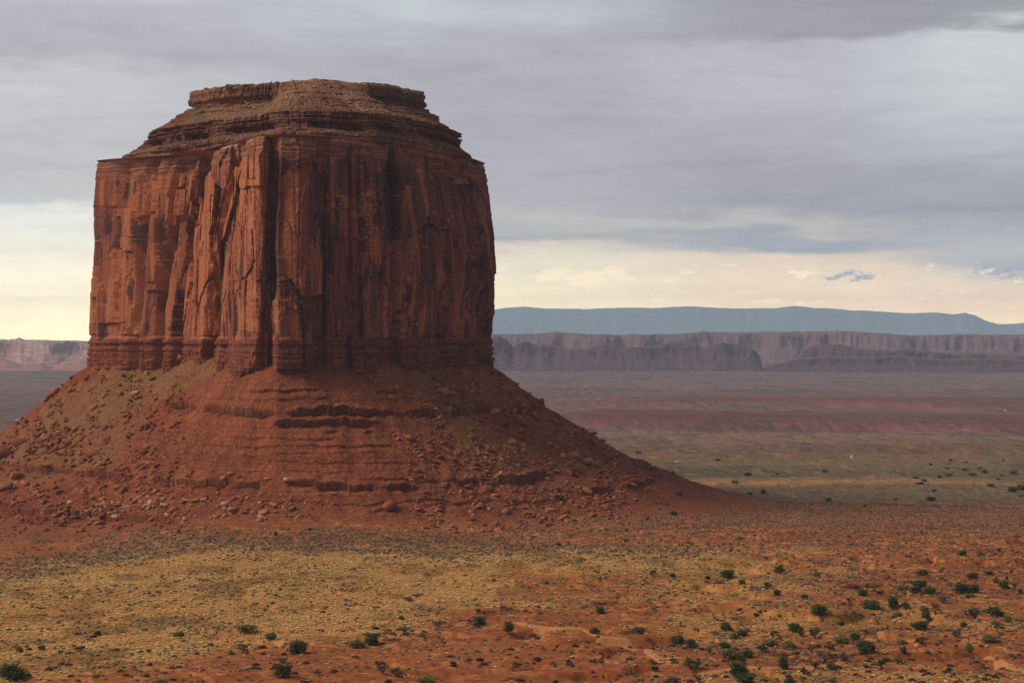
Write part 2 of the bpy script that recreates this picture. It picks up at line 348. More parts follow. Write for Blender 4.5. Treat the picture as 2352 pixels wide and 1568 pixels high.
stops = [(60, ra + 1), (76, ra + 1), (98, ra + off(.5, .5, .5)), (99.6, ra + off(-1.6, -.5, .3)), (120, ra + off(-2.2, -1, 1.4)), (138, ra + off(-3.6, -1.6, 2.6)), (150, ra + off(-4.7, -2, 2.2)), (167, ra + off(-5.4, -2.6, .8)),
         (188, ra + off(-6.2, -3.6, -2.4)), (205, ra + off(-7.4, -4.4, -5.2)), (216.5, ra + off(-9, -5.5, -7.6)), (217.1, L(.12)), (217.6, L(.50)), (221.0, L(.60)), (224, L(.93)), (224.6, rs - 5.2), (227.8, rs - 5.0), (228.4, rs - .6), (230.4, rs - .2), (230.8, rs - 2.4), (231.6, rs - 2.4), (232, rs), (234.6, rs), (235.2, rs - 2.5),
         (243, ridge(243, rs + (rc - rs) * .55 + 1)), (251.3, ridge(251.3, rc + 2.5)), (251.8, ridge(251.8, rc - 2.6)), (254.2, ridge(254.2, rc - 2)), (255.0, ridge(255, rc)), (262.0, ridge(262, rc - .2)), (263.0, rc - 1.5), (264.0, rc - 6), (264.6, rc * .5), (264.7, rc * .02)]
nrow = [6, 50, 4, 66, 60, 40, 55, 66, 54, 40, 8, 6, 14, 14, 6, 12, 3, 8, 3, 4, 3, 10, 5, 30, 30, 4, 10, 5, 30, 5, 5, 3, 2]
nrow = [max(2, int(round(k * 1.15))) for k in nrow]
Rg, Zg = [], []
for (z0, r0), (z1, r1), n in zip(stops, stops[1:], nrow):
    for k in range(n):
        t_ = k / n; Rg.append(r0 + (r1 - r0) * t_); Zg.append(np.full(len(phs), z0 + (z1 - z0) * t_))
Rg.append(stops[-1][1]); Zg.append(np.full(len(phs), stops[-1][0]))
Rg = np.array(Rg); Zg = np.array(Zg)
_S = np.broadcast_to(np.concatenate([[0], np.cumsum(np.hypot(np.diff(AX + ra * np.sin(phs)), np.diff(AY - ra * np.cos(phs))))]), Rg.shape)
cov = sst(fbm(_S / 17 + Zg * .05, Zg / 60, 3, 91), -.05, .3) * sst(Zg, 221.4, 223) * (1 - sst(Zg, 234.5, 236))
Rg = Rg * (1 - cov) + cov * (L(.60) + (rs - 2.5 - L(.60)) * np.clip((Zg - 221.3) / 14.2, 0, 1) ** .8)
PH = np.broadcast_to(phs, Rg.shape)
bx = AX + Rg * np.sin(PH); by = AY - Rg * np.cos(PH)
seg = np.hypot(np.diff(AX + ra * np.sin(phs)), np.diff(AY - ra * np.cos(phs))); s1d = np.concatenate([[0], np.cumsum(seg)])
SS = np.broadcast_to(s1d, Rg.shape)
px, py = proj(bx, by, Zg)
# --- displacement (metres, outward)
wz = Zg + 5 * fbm(SS / 60, Zg / 60, 3, 101); wsx = SS + 3.0 * fbm(SS / 22, Zg / 45, 4, 102) + 10 * fbm(SS / 120, Zg / 90, 2, 103)
Wwall = sst(Zg, 97.5, 100.5) * (1 - sst(Zg, 202, 209)); Wband = 1 - sst(Zg, 97.5, 100.5); Wrim = sst(Zg, 203, 207) * (1 - sst(Zg, 214.8, 217.0))
Wup = sst(Zg, 218, 221)
def blocks(sv_, zv, wd, hz, seed, arch=.5):
    """upright joint-bounded slabs: two random numbers, place across the slab (-.5..5), place down it, distance to the joints (m)"""
    q_ = sv_ / wd + .32 * np.sin(sv_ / wd * 2.3 + seed) + .2 * vn(sv_ / wd / 3, zv * 0, seed)
    k_ = np.floor(q_); fx = q_ - k_ - .5; hk = _h(k_, k_ * 0 + 1, seed)
    zz = zv / hz + hk * 7 + arch * fx * fx * 2 * (hk > .3); kz = np.floor(zz); fz = zz - kz - .5
    # neighbours sometimes belong together
    k2 = np.where(_h(k_, kz, seed + 5) < .28, k_ - 1, k_)
    return _h(k2, kz, seed + 2), _h(k2, kz, seed + 3), fx, fz, np.minimum((.5 - np.abs(fx)) * wd, (.5 - np.abs(fz)) * hz * 1.5)
wsx = SS + 1.6 * fbm(SS / 18, Zg / 50, 4, 102) + 7 * fbm(SS / 120, Zg / 120, 2, 103) + .35 * fbm(SS / 3, Zg / 4, 3, 104)
b1, b1b, ox1, oy1, e1 = blocks(wsx, wz, 14, 88, 201, .35)
b2, b2b, ox2, oy2, e2 = blocks(wsx + .05 * wz, wz, 6.2, 37, 211)
b3, b3b, ox3, oy3, e3 = blocks(wsx - .10 * wz, wz, 2.9, 31, 221)
b4, b4b, ox4, oy4, e4 = cell((wsx - .2 * wz) / 1.5, wz / 2.6, 231)
xm = px + 9 * fbm(SS / 30, Zg / 40, 3, 248) + 3 * fbm(SS / 8, Zg / 8, 3, 249) + (py - 560) * np.interp(px, [200, 330, 560, 620, 880, 1130], [.02, .10, .16, .03, .0, -.13])
MACX = [206, 228, 262, 284, 305, 330, 338, 372, 391, 396, 420, 438, 446, 478, 502, 512, 528, 548, 560, 596, 609, 616, 632, 642, 690, 722, 732, 748, 758, 796, 806, 812, 850, 872, 880, 900, 908, 914, 950, 978, 986, 1018, 1026, 1052, 1064, 1078, 1096, 1124]
MACV = [0, 2.5, 2.5, -1.5, 2.5, 2.5, -3, 4.5, 3.5, -2.5, 2.5, 2.5, -4, 5, 4.5, -4.5, -2, 4, 2, 7, 5.5, -5, -5, 2.5, 4, 3, -3, -3, 1.5, 2.5, -2, 2, 4.5, 2, -1.5, -2, -5, 1, 5, 2, -2.5, 3.5, 0, 4, -4, -4, 2.5, 1]
fz_ = sst(Zg, 64, 70) * (1 - sst(Zg, 212, 219))
MAC = np.interp(xm, MACX, MACV) * 1.15 * fz_ * (np.abs(np.where(PH > np.pi, PH - 2 * np.pi, PH)) < 1.7)
D = MAC * (Wwall + .75 * Wrim + 1.0 * Wband)
D += Wwall * (3.0 * (b1 - .5) + (b1b - .5) * ox1 * 5 + (b1 - .5) * oy1 * 2 + 3.2 * (b2 - .5) * (b1b > .35) + (b2b - .5) * ox2 * 5.0 * (b1b > .35) + (b2b - .5) * oy2 * 1.5
             + 1.1 * (b3 - .5) * (b2b > .7) + (b3b - .5) * ox3 * 1.2 * (b2b > .7) + .22 * (b4 - .5))
D -= Wwall * (3.2 * (1 - sst(e1, .1, .8)) * sst(b1b, .3, .6) + 1.6 * (1 - sst(e2, .05, .45)) * sst(b2b, .4, .6) + .4 * (1 - sst(e3, 0, .3)) * (b2b > .6))
D += Wwall * (3.2 * fbm(SS / 42, Zg / 150, 2, 245) + .5 * fbm(SS / 12, Zg / 26, 3, 241) + .16 * fbm(SS / 2.5, Zg / 1.5, 3, 242))
# thin-bedded foot and rim: irregular beds cut by upright joints
def beds(z, s, th, seed, amp, jw):
    k = np.floor(z / th + .8 * vn(z / 3, s / 60, seed)); a = _h(k, k * 0, seed + 1) - .5
    jj = np.floor((s + 3 * _h(k, k * 0 + 5, seed + 2)) / jw + .35 * vn(s / 3, z / 3, seed + 4)); b = _h(jj, k, seed + 3) - .5
    return amp * (a + .6 * b)
Bd = beds(Zg, SS, 2.3, 301, 1.8, 4.5) + beds(Zg, SS, .8, 311, .9, 2.0) + 2.0 * (b1 - .5) + (b1b - .5) * ox1 * 4 + 3.2 * fbm(SS / 42, Zg / 150, 2, 245)
D += Wband * (Bd + .3 * fbm(SS / 1.6, Zg / 1.2, 2, 315) - .9 * (1 - sst(e2, 0, .3)))
D += Wrim * (beds(Zg, SS, 1.5, 321, 1.1, 5) + beds(Zg, SS, .6, 331, .5, 2.5) + 4 * (b1 - .5) + (b1b - .5) * ox1 * 8 + 3.2 * fbm(SS / 42, Zg / 150, 2, 245) - 1.4 * (1 - sst(e1, 0, .5)) + .9 * (b2 - .5) + .25 * fbm(SS / 2, Zg / 1.5, 2, 316))
W1 = sst(Zg, 224, 225) * (1 - sst(Zg, 234.4, 235.4)); Wsl = Wup * (1 - W1); Wcap = sst(Zg, 251.5, 253) * (1 - sst(Zg, 262.8, 263.5)) * (1 - wrid * .9)
D += W1 * (beds(Zg, SS, 1.7, 341, 1.6, 3.5) + 3.0 * fbm(SS / 16, Zg / 30, 3, 342) + beds(Zg, SS, .8, 344, 1.0, 2.2) + 2.0 * (b2 - .5) - 1.2 * (1 - sst(e2, 0, .3)))
D += Wcap * (beds(Zg, SS, 3.0, 351, 1.6, 5) + beds(Zg, SS, 1.1, 354, .8, 2.5) + 3.6 * (b2 - .5) + 4.0 * fbm(SS / 20, Zg / 40, 3, 352) + 1.4 * (b3 - .5) - 1.6 * (1 - sst(e2, 0, .4)))
D += Wsl * (1 - Wcap) * (1.6 * fbm(SS / 16, Zg / 8, 4, 361) + .8 * fbm(SS / 3, Zg / 2, 3, 362) + .9 * (b4 - .5) + beds(Zg, SS, 2.2, 371, 2.4, 9) + beds(Zg, SS, .9, 374, .9, 3) + 2.2 * fbm(SS / 30, Zg / 40, 2, 376))
D *= (1 - sst(Zg, 263.5, 264.3) * .9)
# --- individual slabs and cracks read off the photo: outline, outward step (m), sideways tilt, colour pull (+ fresh orange, - dark varnish, and shade painted into the cracks)
feat = [
 ([(574,349),(607,353),(607,428),(555,433),(543,415),(543,394),(556,366)], 3.4, .8, 1.0), ([(553,433),(607,430),(609,560),(600,640),(560,640),(552,520)], 1.4, .6, .1),
 ([(612,312),(624,316),(629,400),(637,470),(630,560),(637,640),(628,690),(617,690),(621,560),(614,450),(617,380)], -2.4, 0, -.9), ([(557,514),(581,525),(586,597),(581,614),(570,638),(540,649),(534,563)], 2.6, .9, -.1),
 ([(574,638),(605,652),(600,742),(604,772),(552,772),(567,683)], 2.8, .5, .8), ([(540,384),(553,390),(540,452),(519,528),(508,560),(500,640),(494,620),(505,535),(515,494),(528,435)], 3.0, 1.2, .6),
 ([(471,404),(498,397),(510,422),(507,477),(495,535),(498,614),(470,700),(448,690),(453,649),(447,563),(460,425)], 2.8, 1.4, .8), ([(508,430),(522,440),(505,520),(498,560),(497,530),(508,480)], -2.4, 0, -.8),
 ([(364,501),(376,492),(388,501),(386,607),(378,666),(357,670),(361,546)], 3.6, .8, .35), ([(388,505),(393,505),(394,640),(398,690),(388,690)], -3.2, 0, -1.0),
 ([(391,435),(429,439),(433,494),(402,520),(391,487)], 3.0, .8, .8), ([(370,397),(398,400),(420,398),(428,430),(392,434),(370,430)], 1.6, .5, .9), ([(328,425),(357,418),(354,466),(357,487),(328,508)], 2.8, .9, .6),
 ([(273,480),(328,484),(326,576),(278,573)], 2.4, 1.2, .5), ([(233,359),(276,363),(273,473),(228,470)], 1.2, .3, .3), ([(247,642),(274,642),(271,673),(273,740),(243,740)], 2.4, .6, .7),
 ([(290,576),(302,570),(312,640),(322,770),(276,770),(285,718)], 1.8, 1.0, .35), ([(213,640),(240,636),(246,700),(240,770),(206,770)], 1.4, .4, .3), ([(272,500),(280,500),(277,600),(282,640),(262,640)], -2.0, 0, -.9),
 ([(340,560),(357,590),(356,625),(342,622),(334,600)], -1.0, 0, -1.0), ([(430,620),(446,600),(450,660),(436,770),(420,770)], 2.2, .8, .5), ([(462,700),(494,640),(490,770),(458,770)], 1.6, .8, .4), ([(398,690),(412,620),(424,640),(410,770),(392,770)], 1.5, .7, .4),
 ([(642,415),(667,390),(716,366),(721,439),(740,580),(740,675),(695,682),(667,640),(637,650),(638,510)], 3.0, .8, .35), ([(660,395),(712,372),(716,420),(680,440),(646,432)], .5, 0, .9),
 ([(624,685),(670,685),(691,720),(694,850),(624,850)], 4.2, .4, .1), ([(656,705),(690,720),(692,790),(668,780),(652,745)], 1.2, .4, .9), ([(532,760),(613,760),(613,860),(532,860)], 3.0, .5, -.1),
 ([(740,560),(752,560),(752,770),(742,770)], -2.2, 0, -.7), ([(758,362),(793,362),(797,481),(758,474)], 2.4, .6, -.2), ([(811,376),(867,369),(872,615),(836,640),(826,520)], 2.6, .9, -.1),
 ([(893,330),(906,330),(910,430),(921,573),(914,573),(902,430)], -3.6, 0, -.9), ([(907,376),(951,369),(976,488),(984,498),(969,510),(920,552),(911,422)], 3.0, .7, .0), ([(962,500),(990,506),(1000,524),(984,526)], -1.6, 0, -.8),
 ([(954,380),(1000,392),(1018,474),(1040,516),(1022,632),(1000,524),(976,488)], 1.8, 1.2, .1), ([(1000,392),(1014,392),(1046,460),(1058,530),(1050,620),(1036,520)], 2.6, .8, .3),
 ([(1022,402),(1074,415),(1085,467),(1106,615),(1057,615),(1050,474)], -2.2, -.5, -.5), ([(1010,395),(1060,402),(1074,420),(1050,425)], 1.0, 0, .9), ([(891,580),(937,576),(925,668),(905,749),(880,749)], -.6, 0, .8),
 ([(1102,619),(1113,619),(1113,766),(1105,766)], -1.2, 0, -1.0), ([(830,700),(870,690),(872,775),(832,775)], 1.6, .7, .0), ([(1000,600),(1022,640),(1020,772),(1004,772)], 1.6, .5, .1), ([(936,560),(962,540),(968,700),(960,772),(936,772)], 1.6, .5, .15),
 ([(700,690),(740,684),(742,772),(700,772)], 1.3, .5, -.2), ([(880,752),(920,745),(915,775),(880,775)], 1.0, 0, .6), ([(1030,650),(1048,655),(1050,770),(1030,770)], 1.4, 0, .4), ([(790,640),(826,640),(828,772),(796,772)], 1.0, -.8, .1)]
front = np.abs(np.where(PH > np.pi, PH - 2 * np.pi, PH)) < 1.75
wpx = px + 3.0 * fbm(SS / 7, Zg / 9, 3, 401); wpy = py + 6 * fbm(SS / 8, Zg / 8, 3, 402)
FO = np.zeros(D.shape)
FC = np.zeros(D.shape)
for pts, o_, tx, cc in feat:
    k = inpoly(wpx, wpy, pts) & front
    xs = [p[0] for p in pts]; c0 = (min(xs) + max(xs)) / 2; hw = (max(xs) - min(xs)) / 2
    FO = np.where(k, o_ + tx * 1.2 * (wpx - c0) / hw + 0 * FO, FO); FC = np.where(k, cc, FC)
D = D * np.where(FO > 0, .7, 1.0) + FO * 1.15
# bulging rubble patch high on the right wall
rub = inpoly(wpx, wpy, [(891,560),(950,540),(937,600),(925,668),(905,749),(880,749),(872,700)]) | inpoly(wpx, wpy, [(822,420),(836,470),(870,560),(862,600),(846,560),(820,470)])
D += rub * 2.2 * (b4 - .5) + rub * 1.2 * (b3 - .5)
Rd = Rg + D
X_ = AX + Rd * np.sin(PH); Y_ = AY - Rd * np.cos(PH)
zj = W1 * 0 + (Wsl * (1 - sst(Zg, 262, 263)) * .5 + .0) * fbm(SS / 2.2, Rg / 2.0, 3, 411)
Z_ = Zg + zj + sst(Zg, 256, 263.5) * (1.3 * fbm(X_ / 22, Y_ / 22, 3, 412) + 1.6 * (b2 - .5) * (Zg < 263.7) + .7 * fbm(X_ / 3, Y_ / 3, 2, 413))
Z_ = Z_ + Wup * (1 - sst(Zg, 250, 256)) * 1.3 * fbm(SS / 26, Zg * 0, 3, 414)
# --- colour
C_or = V3(.43, .145, .066); C_br = V3(.165, .052, .042); C_dk = V3(.080, .031, .033); C_bl = V3(.045, .030, .037); C_pk = V3(.50, .33, .25)
full = lambda c: np.broadcast_to(c, D.shape + (3,))
lit_side = 1 - sst(px, 560, 700)                        # sunlit left and shaded right of the butte, painted into the rock colour
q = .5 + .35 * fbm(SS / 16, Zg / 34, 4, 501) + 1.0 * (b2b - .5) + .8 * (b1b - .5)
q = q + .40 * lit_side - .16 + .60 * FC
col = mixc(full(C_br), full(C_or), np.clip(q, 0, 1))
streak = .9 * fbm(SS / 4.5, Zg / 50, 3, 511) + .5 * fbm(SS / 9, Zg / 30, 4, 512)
vrn_shade = np.clip(sst(streak + 1.0 * (b2 - .5) + .7 * (b1b - .5) - .30 * lit_side - .5 * FC, -.02, .4), 0, 1)  # varnish streaks, with painted shade added on the right faces and in cracks
col = mixc(col, full(C_dk), .8 * vrn_shade)
blk = sst(fbm(SS / 7, Zg / 13, 4, 521) + .6 * (b3 - .5) - .6 * np.clip(FC, 0, 1), .32, .52)
col = mixc(col, full(C_bl), .75 * blk * Wwall)
chip = sst(fbm(SS / 3.0, Zg / 1.6, 3, 531) + .5 * fbm(SS / 18, Zg / 25, 2, 532), .42, .62)
col = mixc(col, full(V3(.55, .20, .08)), .6 * chip * Wwall)
col = mixc(col, full(V3(.52, .20, .09)), .45 * rub)
pale = sst(fbm(SS / 1.3, Zg / 60, 3, 541), .42, .7) * (1 - sst(Zg, 150, 185))
col = mixc(col, full(V3(.40, .24, .20)), .45 * pale * Wwall)
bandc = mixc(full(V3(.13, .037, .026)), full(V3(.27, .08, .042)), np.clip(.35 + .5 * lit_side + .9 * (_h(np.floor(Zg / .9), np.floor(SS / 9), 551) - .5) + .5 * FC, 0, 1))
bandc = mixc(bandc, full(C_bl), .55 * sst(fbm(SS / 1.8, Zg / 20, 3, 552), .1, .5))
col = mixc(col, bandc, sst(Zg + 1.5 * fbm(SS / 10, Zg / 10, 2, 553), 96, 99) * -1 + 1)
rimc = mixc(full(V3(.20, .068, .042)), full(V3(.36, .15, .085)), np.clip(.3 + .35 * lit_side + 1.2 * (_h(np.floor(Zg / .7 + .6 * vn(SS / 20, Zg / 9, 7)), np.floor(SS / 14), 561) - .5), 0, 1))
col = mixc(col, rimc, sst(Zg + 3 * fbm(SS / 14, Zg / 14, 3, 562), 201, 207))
col = mixc(col, full(C_pk), .85 * sst(Zg + .9 * fbm(SS / 9, Zg / 3, 3, 563), 213.6, 215.0) * (1 - sst(Zg, 216.9, 217.6)) * sst(fbm(SS / 12, Zg / 6, 2, 564), -.35, .15))
upc = mixc(full(V3(.12, .045, .030)), full(V3(.26, .115, .068)), np.clip(.45 + .6 * fbm(SS / 6, Zg / 1.4, 4, 571), 0, 1))
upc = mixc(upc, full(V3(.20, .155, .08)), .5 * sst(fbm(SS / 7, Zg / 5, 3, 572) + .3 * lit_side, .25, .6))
upc = mixc(upc, full(V3(.13, .05, .04)), .6 * W1)
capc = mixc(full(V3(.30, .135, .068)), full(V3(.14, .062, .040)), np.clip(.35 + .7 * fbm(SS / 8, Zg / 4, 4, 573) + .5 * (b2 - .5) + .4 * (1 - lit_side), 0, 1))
capc = mixc(capc, full(V3(.30, .20, .115)), .5 * sst(Zg, 259.5, 262.5))
tan_m = (inpoly(wpx, wpy, [(629,212),(697,186),(745,196),(668,240),(600,264),(530,284),(470,290),(475,248),(570,236)]) | inpoly(wpx, wpy, [(745,194),(800,205),(870,243),(940,280),(995,342),(968,344),(920,300),(850,262),(770,222)])) & front
tan_m = tan_m * (.35 + .65 * sst(fbm(SS / 2.5, Rg / 2.5, 3, 574), -.2, .3))
upc = mixc(upc, full(V3(.33, .19, .105)), .65 * tan_m)
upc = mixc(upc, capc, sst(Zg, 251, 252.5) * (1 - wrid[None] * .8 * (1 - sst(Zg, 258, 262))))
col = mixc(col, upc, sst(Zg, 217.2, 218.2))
col = col * (1 + .16 * fbm(SS / .9, Zg / .9, 2, 581))[..., None]
V_ = np.stack([X_, Y_, Z_], -1); nc = len(phs)
butte = link('sandstone_butte', None, None, label='huge flat-topped red sandstone butte with sheer fluted walls rising from its rubble skirt', category='butte')
butte.location = (AX, AY, 0)
def part_rows(name, i0, i1, mat, **k):
    v = V_[i0:i1 + 1].reshape(-1, 3) - V3(AX, AY, 0)
    return link(name, make_mesh(name, v, grid_faces(i1 - i0 + 1, nc, True), col[i0:i1 + 1].reshape(-1, 3)), mat, butte, **k)
rowz = Zg[:, 0]
iw = int(np.argmax(rowz >= 217.4)); ic = int(np.argmax(rowz >= 251.5))
part_rows('cliff_wall', 0, iw, M_ROCK, label='sheer fluted red cliff with dark stained streaks')
part_rows('stepped_shoulder', iw, ic, M_ROCK, label='dark ledgy slope with tan rubble under the cap')
part_rows('cap_rock', ic, len(rowz) - 1, M_ROCK, label='tan overhanging flat cap on the summit')

# ------------------------------------------------------------------ talus skirt of the butte
TF = ([-9, 0, 6, 24, 40, 62, 82, 100, 118, 140, 200], [86, 82, 78, 59.5, 45, 29, 16, 4, -3, -9, -30])     # front
TR = ([-9, 0, 10, 43, 70, 96, 118, 136, 150, 187, 240, 300], [85, 81, 75, 50, 34, 18.8, 9.5, 3.5, -3, -14, -24, -45])  # right
TL = ([-9, 0, 10, 36, 60, 90, 120, 160, 200, 240, 300], [85, 80, 74, 52, 36, 18, 6, -4, -16, -30, -55])    # left
tph = np.concatenate([np.linspace(-2.0, 2.0, 1500), np.linspace(2.05, 2 * np.pi - 2.05, 90)])
dist = np.concatenate([np.linspace(-7, 140, 520), np.linspace(141, 215, 60)])
TPH = np.broadcast_to(tph, (len(dist), len(tph))); DI = np.broadcast_to(dist[:, None], TPH.shape)
ph1 = np.where(TPH > np.pi, TPH - 2 * np.pi, TPH)
# smooth plan for the skirt so ribs do not radiate from every corner of the cliff
kph = np.linspace(-np.pi, np.pi, 721); kr = RA(kph); ker = np.hanning(19); ker /= ker.sum()
ksm = np.convolve(np.concatenate([kr[-10:-1], kr, kr[1:10]]), ker, 'valid')
tra = np.interp(ph1, kph, ksm)
ker = np.hanning(121); ker /= ker.sum(); ksm2 = np.convolve(np.concatenate([kr[-61:-1], kr, kr[1:61]]), ker, 'valid')
fw = 1 - sst(np.abs(ph1), .55, .95); tra = tra * (1 - fw) + np.interp(ph1, kph, ksm2 + 3) * fw
hid = sst(DI, 2, 75)
tra = RA(ph1) * (1 - hid) + tra * hid
al, ar = sst(-ph1, .1, 1.15), sst(ph1, .1, 1.15)
TS = ph1 * 130
arc = 9 * fbm(TS / 48, DI / 160, 3, 601) + 3 * fbm(TS / 16, DI / 90, 3, 602)      # spurs and gullies
de = DI + arc * sst(DI, 2, 30)
T0 = (1 - al - ar) * np.interp(de, *TF) + ar * np.interp(de, *TR) + al * np.interp(de, *TL)
# talus piled higher against the left wall, bare bedrock under the prow
T0 = T0 + 9 * np.exp(-((ph1 + .72) / .26) ** 2) * (1 - sst(DI, 0, 45)) + 2.5 * fbm(TS / 14, DI / 30, 3, 603) * (1 - sst(DI, 0, 40))
TXs = AX + (tra + DI) * np.sin(ph1); TYs = AY - (tra + DI) * np.cos(ph1)
tpx, tpy = proj(TXs, TYs, T0)
def ledge(h, Lv, Wd, Ah, Bh, m, e=.35):
    x = h - Lv
    g_ = np.where(x >= 0, np.clip(1 - x / Wd, 0, 1), np.where(x > -e, -Bh + (1 + Bh) * (x + e) / e, -Bh * np.clip(1 - (-x - e) / Wd, 0, 1)))
    und = 1.5 * m * np.exp(-((x + e + .5) / .7) ** 2)
    return h + Ah * g_ * m, und
def rng_mask(a, b, s, nz=0, seed=0): return sst(tpx + nz * fbm(TS / 9, TS * 0, 3, seed), a - s, a) * (1 - sst(tpx + nz * fbm(TS / 9, TS * 0 + 3, 3, seed), b, b + s))
H = T0.copy(); UN = 0
tilt = -5.0 * sst(tpx, 650, 1260) - 1.0 * (1 - sst(tpx, 0, 500))
for Lv, Wd, Ah, Bh, a, b, s, nz, seed in [
    (57.3, 4.5, 2.4, .8, 410, 1290, 30, 30, 701), (50.6, 4.0, 2.4, .9, 655, 870, 30, 40, 702), (46.5, 2.2, 1.1, .8, 760, 850, 20, 25, 703), (69.0, 2.2, .7, .8, 560, 900, 40, 60, 704), (64.0, 1.8, .5, .7, 520, 760, 40, 60, 705),
    (38.5, 1.6, .45, .8, 330, 860, 50, 80, 706), (34.5, 1.5, .4, .8, 300, 820, 50, 80, 707), (30.5, 1.5, .45, .8, 360, 900, 50, 80, 708), (42.0, 1.5, .4, .8, 360, 720, 50, 80, 709), (26.5, 1.5, .4, .8, 330, 800, 50, 80, 712),
    (18.6, 5.0, 2.2, .9, -400, 960, 40, 60, 710), (21.0, 4.5, 2.7, .9, 1110, 1310, 40, 60, 711), (12.5, 4.0, 1.9, .9, 1360, 1600, 25, 25, 713), (21.5, 2.0, .6, .8, 880, 1300, 60, 60, 714), (11.0, 1.6, .5, .8, 700, 1500, 80, 80, 715), (6.5, 1.6, .5, .8, 900, 1500, 80, 80, 716),
    (4.5, 2.0, .8, .8, -300, 420, 40, 60, 717), (-1.0, 3.0, 2.3, .9, -500, 380, 40, 50, 718)]:
    m = rng_mask(a, b, s, nz, seed) * sst(fbm(TS / 13, TS * 0 + seed, 4, seed), -.6, -.1) * (.9 + .6 * vn(TS / 3.5, DI / 30, seed + 9))
    wob = 1.3 * fbm(TS / 26, TS * 0, 3, seed + 50) + .4 * fbm(TS / 5.0, DI / 40, 3, seed + 60) + .9 * (_h(np.floor(TS / 3.4 + .9 * vn(TS / 6, DI / 60, seed)), TS * 0, seed + 70) - .5) * min(1, Ah)
    H2, un = ledge(T0 - tilt * (Lv > 10) - wob, Lv, Wd, Ah, Bh, m)
    H += H2 - (T0 - tilt * (Lv > 10) - wob); UN = UN + un * min(1, Ah)
H += (3.0 * (.35 - np.abs(fbm(TS / 11 + .3 * fbm(DI / 20, TS / 20, 2, 609), DI / 130, 3, 606))) * sst(DI, 8, 40) + .9 * fbm(TXs / 6, TYs / 6, 3, 604) + .45 * fbm(TXs / 1.6, TYs / 1.6, 3, 605)) * sst(DI, -5, 3)
gnd = ground(TXs, TYs)
k_ = 2.5; H = gnd + np.where(H - gnd > 40, H - gnd, k_ * np.log1p(np.exp(np.clip((H - gnd) / k_, -30, 30)))) - .45 - 2.5 * sst(DI, 195, 214)
rr = tra + DI - 1.5 * UN
TX = AX + rr * np.sin(ph1); TY = AY - rr * np.cos(ph1)
tpx, tpy = proj(TX, TY, H)
fullt = lambda c: np.broadcast_to(c, H.shape + (3,))
n1_ = fbm(TX / 18, TY / 18, 4, 611); n2_ = fbm(TX / 3, TY / 3, 3, 612)
tc = mixc(fullt(V3(.155, .040, .018)), fullt(V3(.33, .095, .040)), np.clip(.45 + .5 * n1_ + .35 * n2_, 0, 1))
strat = _h(np.floor(H / .75 + .5 * vn(TS / 30, H / 6, 613)), TS * 0, 614)
tc = mixc(tc, fullt(V3(.14, .034, .018)), .55 * sst(strat, .6, .9) * (1 - sst(np.abs(tpx - 640), 330, 520)))
olive = (inpoly(tpx + 18 * n1_, tpy + 18 * n2_, [(215,860),(330,818),(520,812),(505,850),(400,905),(300,950),(190,975),(90,985),(100,940)]) * .75 + .55 * inpoly(tpx + 30 * n1_, tpy + 20 * n2_, [(0,990),(250,930),(330,960),(270,1080),(0,1120)])
         + .5 * inpoly(tpx + 20 * n1_, tpy + 16 * n2_, [(930,835),(1000,850),(1100,960),(1180,1060),(1250,1100),(1120,1100),(1000,960)]))
tc = mixc(tc, fullt(V3(.21, .115, .048)), np.clip(olive * (.6 + .6 * sst(n2_, -.3, .4)), 0, .85))
steep = np.abs(np.gradient(H, axis=0)) / np.maximum(np.gradient(dist)[:, None], .01)
tc = mixc(tc, fullt(V3(.12, .036, .022)), .65 * sst(steep, 1.6, 3))
speck = sst(fbm(TX / .9, TY / .9, 2, 615), .35, .6)
tc = mixc(tc, fullt(V3(.42, .20, .10)), .55 * speck)
low = sst(H - gnd, 0, 7)
tc = mixc(ground_col(TX, TY, gnd), tc, low)
tv = np.stack([TX - AX, TY - AY, H], -1).reshape(-1, 3)
link('talus_slope', make_mesh('talus_slope', tv, grid_faces(len(dist), len(tph), True)[:, ::-1], tc.reshape(-1, 3)), M_TALUS, butte, label='red rubble skirt with thin dark ledges')

# ------------------------------------------------------------------ what a view line meets (used only to set things on the surface)
XM, YM = 300, 60
zb = np.full((1568 + 2 * YM, 2352 + 2 * XM), -1, np.int64)
allv = np.concatenate([V_.reshape(-1, 3), tv + V3(AX, AY, 0), gv])
alln = np.concatenate([np.full(V_.shape[0] * V_.shape[1], 0), np.full(len(tv), 1), np.full(len(gv), 2)])
ok = allv[:, 1] > 100
ii = np.nonzero(ok)[0]; o_ = ii[np.argsort(-allv[ii, 1])]
ax_, ay_ = proj(allv[o_, 0], allv[o_, 1], allv[o_, 2]); axi = np.round(ax_).astype(int) + XM; ayi = np.round(ay_).astype(int) + YM
k = (axi >= 0) & (axi < zb.shape[1]) & (ayi >= 0) & (ayi < zb.shape[0])
zb[ayi[k], axi[k]] = o_[k]
for _ in range(5):                                      # close pin-holes in the lookup
    for dy, dx in ((0, 1), (1, 0), (0, -1), (-1, 0)):
        s_ = np.roll(zb, (dy, dx), (0, 1)); zb = np.where(zb < 0, s_, zb)
def at(x, y):
    x = float(x); y = float(y)
    i = zb[int(np.clip(round(y) + YM, 0, zb.shape[0] - 1)), int(np.clip(round(x) + XM, 0, zb.shape[1] - 1))]
    return (allv[i], int(alln[i])) if i >= 0 else (None, -1)

